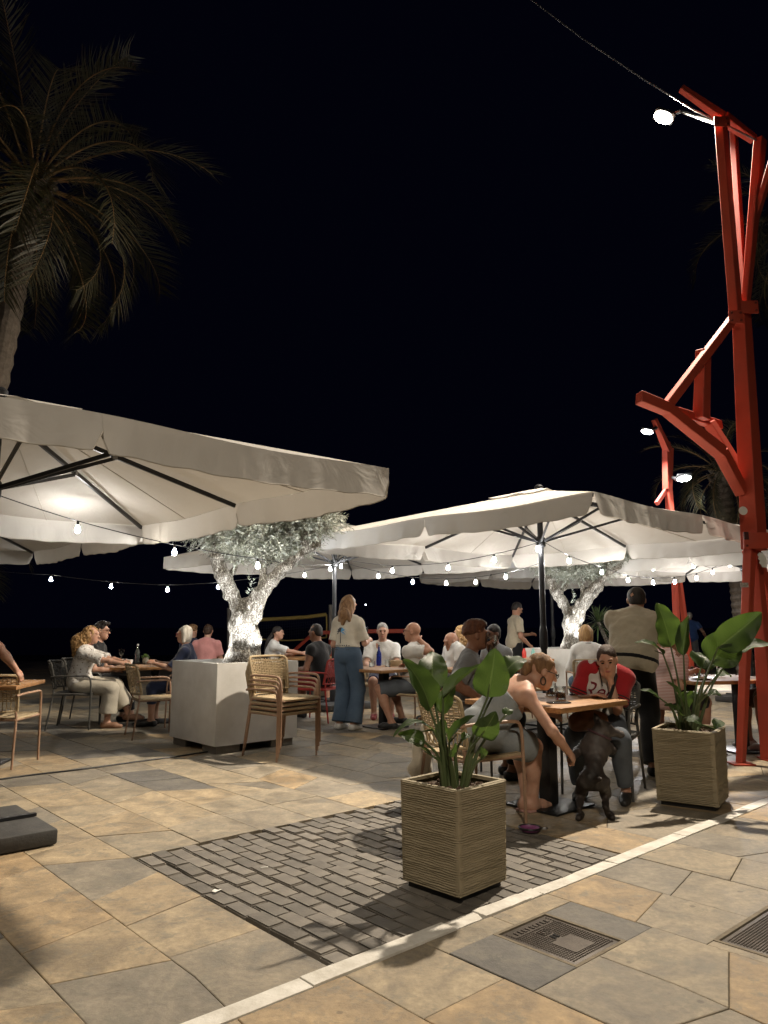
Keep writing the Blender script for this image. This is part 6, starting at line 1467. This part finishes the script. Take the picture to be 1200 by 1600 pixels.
# --- grey-haired man facing the viewer
person('grey-haired man in a white T-shirt facing the viewer across the table', (-.02, 11.0), 270, True, .47, 1.02, False, 1.08, .10, 0, 0, (0, -.12, 0), LH=P(612, 1043, 10.55), RH=P(578, 1043, 10.55), top=dict(m=WHITE_T, sleeve=.75, fold=.010, loose=.02), bot=dict(m=NAVY_T, len=.95, name='shorts'), hair=dict(m=H_GREY, style='crop'), facep=True, shoes=mat('red_sandal', (.25, .05, .05), .6))
# --- left table
person('woman with long curly blonde hair in a white lace top', (C2w.x+.02, C2w.y+.18), 6, True, .47, .97, True, 1.08, .16, 0, 0, (-.05, -.08, 0), RH=P(190, 1036, 9.55), LH=P(196, 1034, 9.75), vox=.010, top=dict(m=LACE, sleeve=1.0, fold=.009, loose=.03, hem=-.14), bot=dict(m=CREAM_T, len=1.75, flare=.055, inf=.014), hair=dict(m=H_BLOND, style='curly', len=.16, w=.10), LF=(-.10, .62, .16), RF=(.10, .40, .085), shoes=mat('tan_sandal', (.24, .13, .08), .6))
person('dark-haired man with glasses beside the curly-haired woman', (C2w.x-.08, C2w.y+.86), 4, True, .47, 1.03, False, 1.0, .10, 0, 0, (-.02, -.05, 0), top=dict(m=BLACK_T, sleeve=.7), bot=dict(m=BLACK_T, len=1.9), hair=dict(m=H_BLACK, style='quiff'), facep=True, extra=glasses, vox=.010, LF=(-.1, .52, .085), RF=(.1, .46, .085))
person('white-haired woman with glasses in a navy top at the planter', (-2.60, 9.95), 186, True, .47, .96, True, 1.2, .06, 0, 0, (.05, -.05, 0), RH=(.10, .42, .80), LH=(-.16, .40, .80), top=dict(m=NAVY_T, sleeve=.95, fold=.008, neck='scoop'), bot=dict(m=NAVY_T, len=1.5), hair=dict(m=H_WHITE, style='bob'), facep=True, extra=lambda c: glasses(c, mat('red_frame', (.2, .03, .03), .3)))
person('man in a pink shirt sitting far back with his back turned', (-3.12, 13.1), 80, True, .47, 1.0, False, 1.15, .08, 0, 0, (.2, 0, 0), top=dict(m=PINK_T, sleeve=.7, hem=-.12), bot=dict(m=NAVY_T, len=1.0), hair=dict(m=H_BROWN, style='crop'), vox=.012)
person('curly-haired blonde person beside the man in pink', (-3.50, 13.45), 70, True, .47, .98, True, 1.0, .1, 0, 0, (0, 0, 0), top=dict(m=NAVY_T, sleeve=.7), bot=dict(m=NAVY_T, len=1.0), hair=dict(m=H_DKBL, style='curlytop'), vox=.012)
# --- person off the left edge whose arm rests on the chair
person('person at the left edge whose bare arm rests on the empty chair', (-3.84, 6.50), 95, False, s=1.0, g=1.05, lean=.36, side=.12, head=(0, -.2, 0), RH=P(40, 1064, 6.72), LH=(-.3, .3, .9), rp=(.5, -.6, .3), sk=SK_TAN, vox=.009, top=dict(m=BEIGE_T, sleeve=.6, loose=.02), bot=dict(m=NAVY_T, len=1.9), hair=dict(m=H_BROWN, style='short'), curl=(.5, .9), palmR=(0, .3, -1))
# --- far table by the net
person('dark-haired woman in a white top seated beyond the front planter', (-1.98, 12.95), 4, True, .47, .97, True, 1.05, .20, 0, 0, (-.28, 0, 0), RH=P(478, 1022, 12.75), LH=P(466, 1021, 12.95), top=dict(m=WHITE_T, sleeve=.95, loose=.03, fold=.01), bot=dict(m=CREAM_T, len=1.0), hair=dict(m=H_BLACK, style='ponytail'), facep=True)
person('person in a black top on the red chair beside the waitress', (-.86, 10.42), 150, True, .47, 1.0, False, 1.05, .15, 0, 0, (0, -.2, 0), sk=SK_BROWN, top=dict(m=BLACK_T, sleeve=.3), bot=dict(m=fabric('dark_red', (.2, .02, .025)), len=.9), hair=dict(m=H_BLACK, style='crop'), vox=.012)
person('person in cream shorts across the table from the dark-haired woman', (-.55, 13.1), 185, True, .47, .98, False, 1.0, .1, 0, 0, (0, 0, 0), top=dict(m=CREAM_T, sleeve=.6), bot=dict(m=CREAM_T, len=.9), hair=dict(m=H_BROWN, style='short'), vox=.012)
# --- around the bald man's and the drinking man's tables
person('person in a white T-shirt half hidden behind the bald man', (1.02, 10.4), 200, True, .47, 1.0, False, 1.1, .12, 0, 0, (0, -.3, 0), sk=SK_TAN, top=dict(m=WHITE_T, sleeve=.6), bot=dict(m=NAVY_T, len=1.0), hair=None, vox=.012, neckdrop=.12)
person('blonde curly-haired person between the bald man and the drinking man', (1.22, 11.2), 140, True, .47, .97, True, 1.0, .1, 0, 0, (0, 0, 0), top=dict(m=BEIGE_T, sleeve=.7), bot=dict(m=NAVY_T, len=1.0), hair=dict(m=H_BLOND, style='curly', len=.05, w=.09), vox=.012)
person('dark-haired diner behind the drinking man\'s glass', (1.42, 9.3), 215, True, .47, .98, False, 1.0, .1, 0, 0, (0, -.1, 0), sk=SK_DARK, top=dict(m=GREY_T, sleeve=.7), bot=dict(m=NAVY_T, len=1.0), hair=dict(m=H_BLACK, style='short'), facep=True, vox=.011)
person('waiter in a sand T-shirt standing far back and looking down', (2.42, 13.9), 12, False, s=1.02, g=1.05, lean=.08, head=(0, -.45, 0), RH=(.22, .22, .92), LH=(-.12, .36, 1.12), sk=SK_TAN, top=dict(m=BEIGE_T, sleeve=.75, hem=-.14, loose=.02), bot=dict(m=BLACK_T, len=1.97), hair=dict(m=H_BLACK, style='crop'), facep=True, extra=glasses, vox=.011)
person('woman with a blonde bob in a white sweater seen from behind', (2.80, 10.3), 84, True, .47, .98, True, 1.1, .10, 0, 0, (-.1, -.05, 0), top=dict(m=WHITE_T, sleeve=1.9, hem=-.12, fold=.009, loose=.015), bot=dict(m=DENIM, len=1.9), hair=dict(m=H_BLOND, style='bob'), extra=lambda c: MB().tube([c['nb']+c['d2']*.0+c['rt']*(math.cos(a)*.085)+c['fw2']*(math.sin(a)*.075+.01) for a in [2*math.pi*k/24 for k in range(25)]], .006, 5, False).build('collar_stripe', M_shoe, c['o']))
# --- right-hand table
person('person in a pink striped shirt at the right-hand table', V2(P(1034, 1060, 7.75)), 24, True, .47, 1.0, False, 1.08, .22, 0, 0, (0, -.1, 0), RH=P(1070, 1062, 7.75), LH=P(1080, 1050, 8.0), sk=SK_FAIR, top=dict(m=STRIPE, sleeve=.8, fold=.010, loose=.02, hem=-.12), bot=dict(m=BLACK_T, len=1.0), hair=dict(m=H_BROWN, style='short'), vox=.0095)
person('person in brown shorts at the right end of the right-hand table', (T6.x+1.05, T6.y+.55), 190, True, .47, 1.0, False, 1.1, .12, 0, 0, (0, 0, 0), sk=SK_TAN, top=dict(m=fabric('dark_green', (.04, .05, .035)), sleeve=.6), bot=dict(m=fabric('brown_twill', (.10, .055, .03)), len=1.0, flare=.02), hair=dict(m=H_BROWN, style='crop'), shoes=M_wshoe, vox=.011)
person('person raising a hand on the far side of the right-hand table', (T6.x-.05, T6.y+1.25), 262, True, .47, .98, True, 1.0, .12, 0, 0, (.2, 0, 0), LH=P(1066, 994, 9.2), top=dict(m=PINK_T, sleeve=.6), bot=dict(m=NAVY_T, len=1.0), hair=dict(m=H_DKBL, style='bob'), vox=.011)
# --- walker far away
person('man in a blue shirt and pale cap walking away in the distance', (9.05, 22.0), 75, False, s=1.0, g=1.1, lean=.08, RH=(.42, .12, .95), LH=(-.3, -.05, .9), LF=(-.1, .25, .085), RF=(.1, -.25, .14), top=dict(m=BLUE_T, sleeve=.6, hem=-.12), bot=dict(m=GREY_T, len=.95, name='shorts'), hair=dict(m=H_WHITE, style='crop'), vox=.014)

# ============================================================ bags
t = thing('cloth_bag', 'cream cloth bag hanging on the woven chair\'s left side', 'bag', P(657, 1212, 5.55))
F = Field((-.16, -.1, -.06), (.16, .1, .42), .010); F.cone((0, 0, .03), (.02, 0, .22), .075, .07, .05); F.cone((.02, 0, .2), (.03, 0, .34), .07, .02, .04); F.ell((-.01, 0, .05), (.09, .06, .05), None, .04); F.disp(.010, 22, 3, 3, (1, 1, .4)); link(F.mesh('bag_body', 1), 'bag_body', CREAM_T, t)
MB().tube([(.03, 0, .33), (.045, 0, .40), (.07, .02, .42)], .008, 6).build('strap', CREAM_T, t)
t = thing('leather_bag', 'brown leather bag on the jersey woman\'s lap', 'bag', P(918, 1128, 5.62))
F = Field((-.22, -.14, -.1), (.22, .14, .16), .010); F.ell((0, 0, .02), (.15, .075, .075), None, .04); F.ell((-.05, -.02, -.01), (.09, .06, .05), None, .04); F.disp(.008, 26, 4, 3); link(F.mesh('bag_body', 1), 'bag_body', mat('tan_leather', (.24, .105, .055), .4, c2=(.16, .07, .035), vs=14, bump=.2, bs=90), t)
MB().tube(spline([(.12, 0, .07), (.2, .05, .2), (.28, .15, .34)], 8), .008, 6, flat=2).build('strap', M_shoe, t)

# ============================================================ the dog, up on its hind legs, seen from behind
def dog():
    org = G(930, 1287); q = lambda x, y, Y: P(x, y, Y)-org
    dm, nt, b = nodes_of('brindle_coat'); L = nt.links; tc = N(nt, 'ShaderNodeTexCoord'); n1 = N(nt, 'ShaderNodeTexNoise', i_Scale=7.0, i_Detail=5.0); L.new(tc.outputs['Object'], n1.inputs['Vector'])
    rp = N(nt, 'ShaderNodeValToRGB'); rp.color_ramp.elements[0].position = .38; rp.color_ramp.elements[1].position = .68; rp.color_ramp.elements[0].color = (.012, .009, .0075, 1); rp.color_ramp.elements[1].color = (.042, .031, .026, 1); L.new(n1.outputs['Fac'], rp.inputs[0])
    sp = N(nt, 'ShaderNodeSeparateXYZ'); L.new(tc.outputs['Object'], sp.inputs[0]); mr = N(nt, 'ShaderNodeMapRange', i_1=.30, i_2=.42, i_3=0, i_4=1); L.new(sp.outputs['Z'], mr.inputs[0]); m2 = N(nt, 'ShaderNodeMapRange', i_1=.54, i_2=.62, i_3=1, i_4=0); L.new(sp.outputs['Z'], m2.inputs[0])
    mu = N(nt, 'ShaderNodeMath', operation='MULTIPLY'); L.new(mr.outputs[0], mu.inputs[0]); L.new(m2.outputs[0], mu.inputs[1]); m3 = N(nt, 'ShaderNodeMath', operation='MULTIPLY', i_1=.42); L.new(mu.outputs[0], m3.inputs[0])
    mx = N(nt, 'ShaderNodeMixRGB'); L.new(m3.outputs[0], mx.inputs[0]); L.new(rp.outputs[0], mx.inputs[1]); mx.inputs[2].default_value = (.12, .10, .092, 1); L.new(mx.outputs[0], b.inputs['Base Color']); b.inputs['Roughness'].default_value = .55  # grey highlight of the back painted over the brindle by height
    n2 = N(nt, 'ShaderNodeTexNoise', i_Scale=190.0, i_Detail=3.0); L.new(tc.outputs['Object'], n2.inputs['Vector']); bp = N(nt, 'ShaderNodeBump', i_Strength=.5, i_Distance=.004); L.new(n2.outputs['Fac'], bp.inputs['Height']); L.new(bp.outputs[0], b.inputs['Normal'])
    pel, ch = q(926, 1216, 5.22), q(931, 1168, 5.36); F = Field((-.40, -.22, -.02), (.34, .55, .85), .0085)
    F.ell(pel, (.066, .070, .080), None, .04); F.cone(pel, ch, .056, .080, .05); F.ell(ch, (.088, .085, .10), None, .05)
    hd = q(942, 1139, 5.36); F.cone(ch+V((0, .01, .04)), hd, .066, .052, .04); F.ell(hd, (.060, .062, .056), None, .03); F.cone(hd+V((.03, .0, -.01)), hd+V((.125, .0, -.035)), .038, .026, .025)
    for a, bq in (((-.012, -.045, .04), (-.045, -.075, .075)), ((-.02, .04, .045), (-.04, .05, .10))): F.cone(hd+V(a), hd+V(bq), .026, .010, .012)
    for hip, kn, hk, ft, toe in ((q(913, 1222, 5.22), q(906, 1240, 5.33), q(905, 1264, 5.20), q(908, 1287, 5.24), q(905, 1291, 5.14)), (q(941, 1222, 5.22), q(946, 1240, 5.33), q(946, 1262, 5.19), q(954, 1282, 5.25), q(958, 1287, 5.15))):
        F.cone(hip, kn, .052, .036, .03); F.cone(kn, hk, .033, .019, .02); F.cone(hk, ft, .018, .016, .012); F.cone(V((ft.x, ft.y, .022)), V((toe.x, toe.y, .018)), .024, .021, .012)
    for sh, el, pw in ((q(916, 1166, 5.36), q(902, 1174, 5.44), q(893, 1184, 5.16)), (q(947, 1166, 5.36), q(955, 1172, 5.52), q(948, 1158, 5.64))): F.cone(sh, el, .045, .032, .03); F.cone(el, pw, .030, .022, .015); F.ell(pw, (.026, .032, .022), None, .01)
    F.cone(pel+V((0, -.07, .0)), pel+V((.02, -.12, .02)), .018, .010, .02); F.disp(.004, 70, 2, 3)
    d = link(F.mesh('dog', 1), 'dog', dm, None, org); tag(d, 'dark brindle dog standing on its hind legs at the women\'s table', 'dog')
    c = ch.lerp(hd, .58)+V((0, .01, .015)); ax = (hd-ch).normalized(); x, y, _ = frame_of(ax)
    MB().tube([c+x*math.cos(a)*.082+y*math.sin(a)*.082 for a in [2*math.pi*k/24 for k in range(25)]], .008, 6, False).build('collar', mat('collar', (.08, .04, .05), .5), d)
    MB().lathe([(0, 0), (.012, .002), (0, .004)], 10, c+x*0+y*(-.088)).build('collar_tag', M_alu, d)
dog()
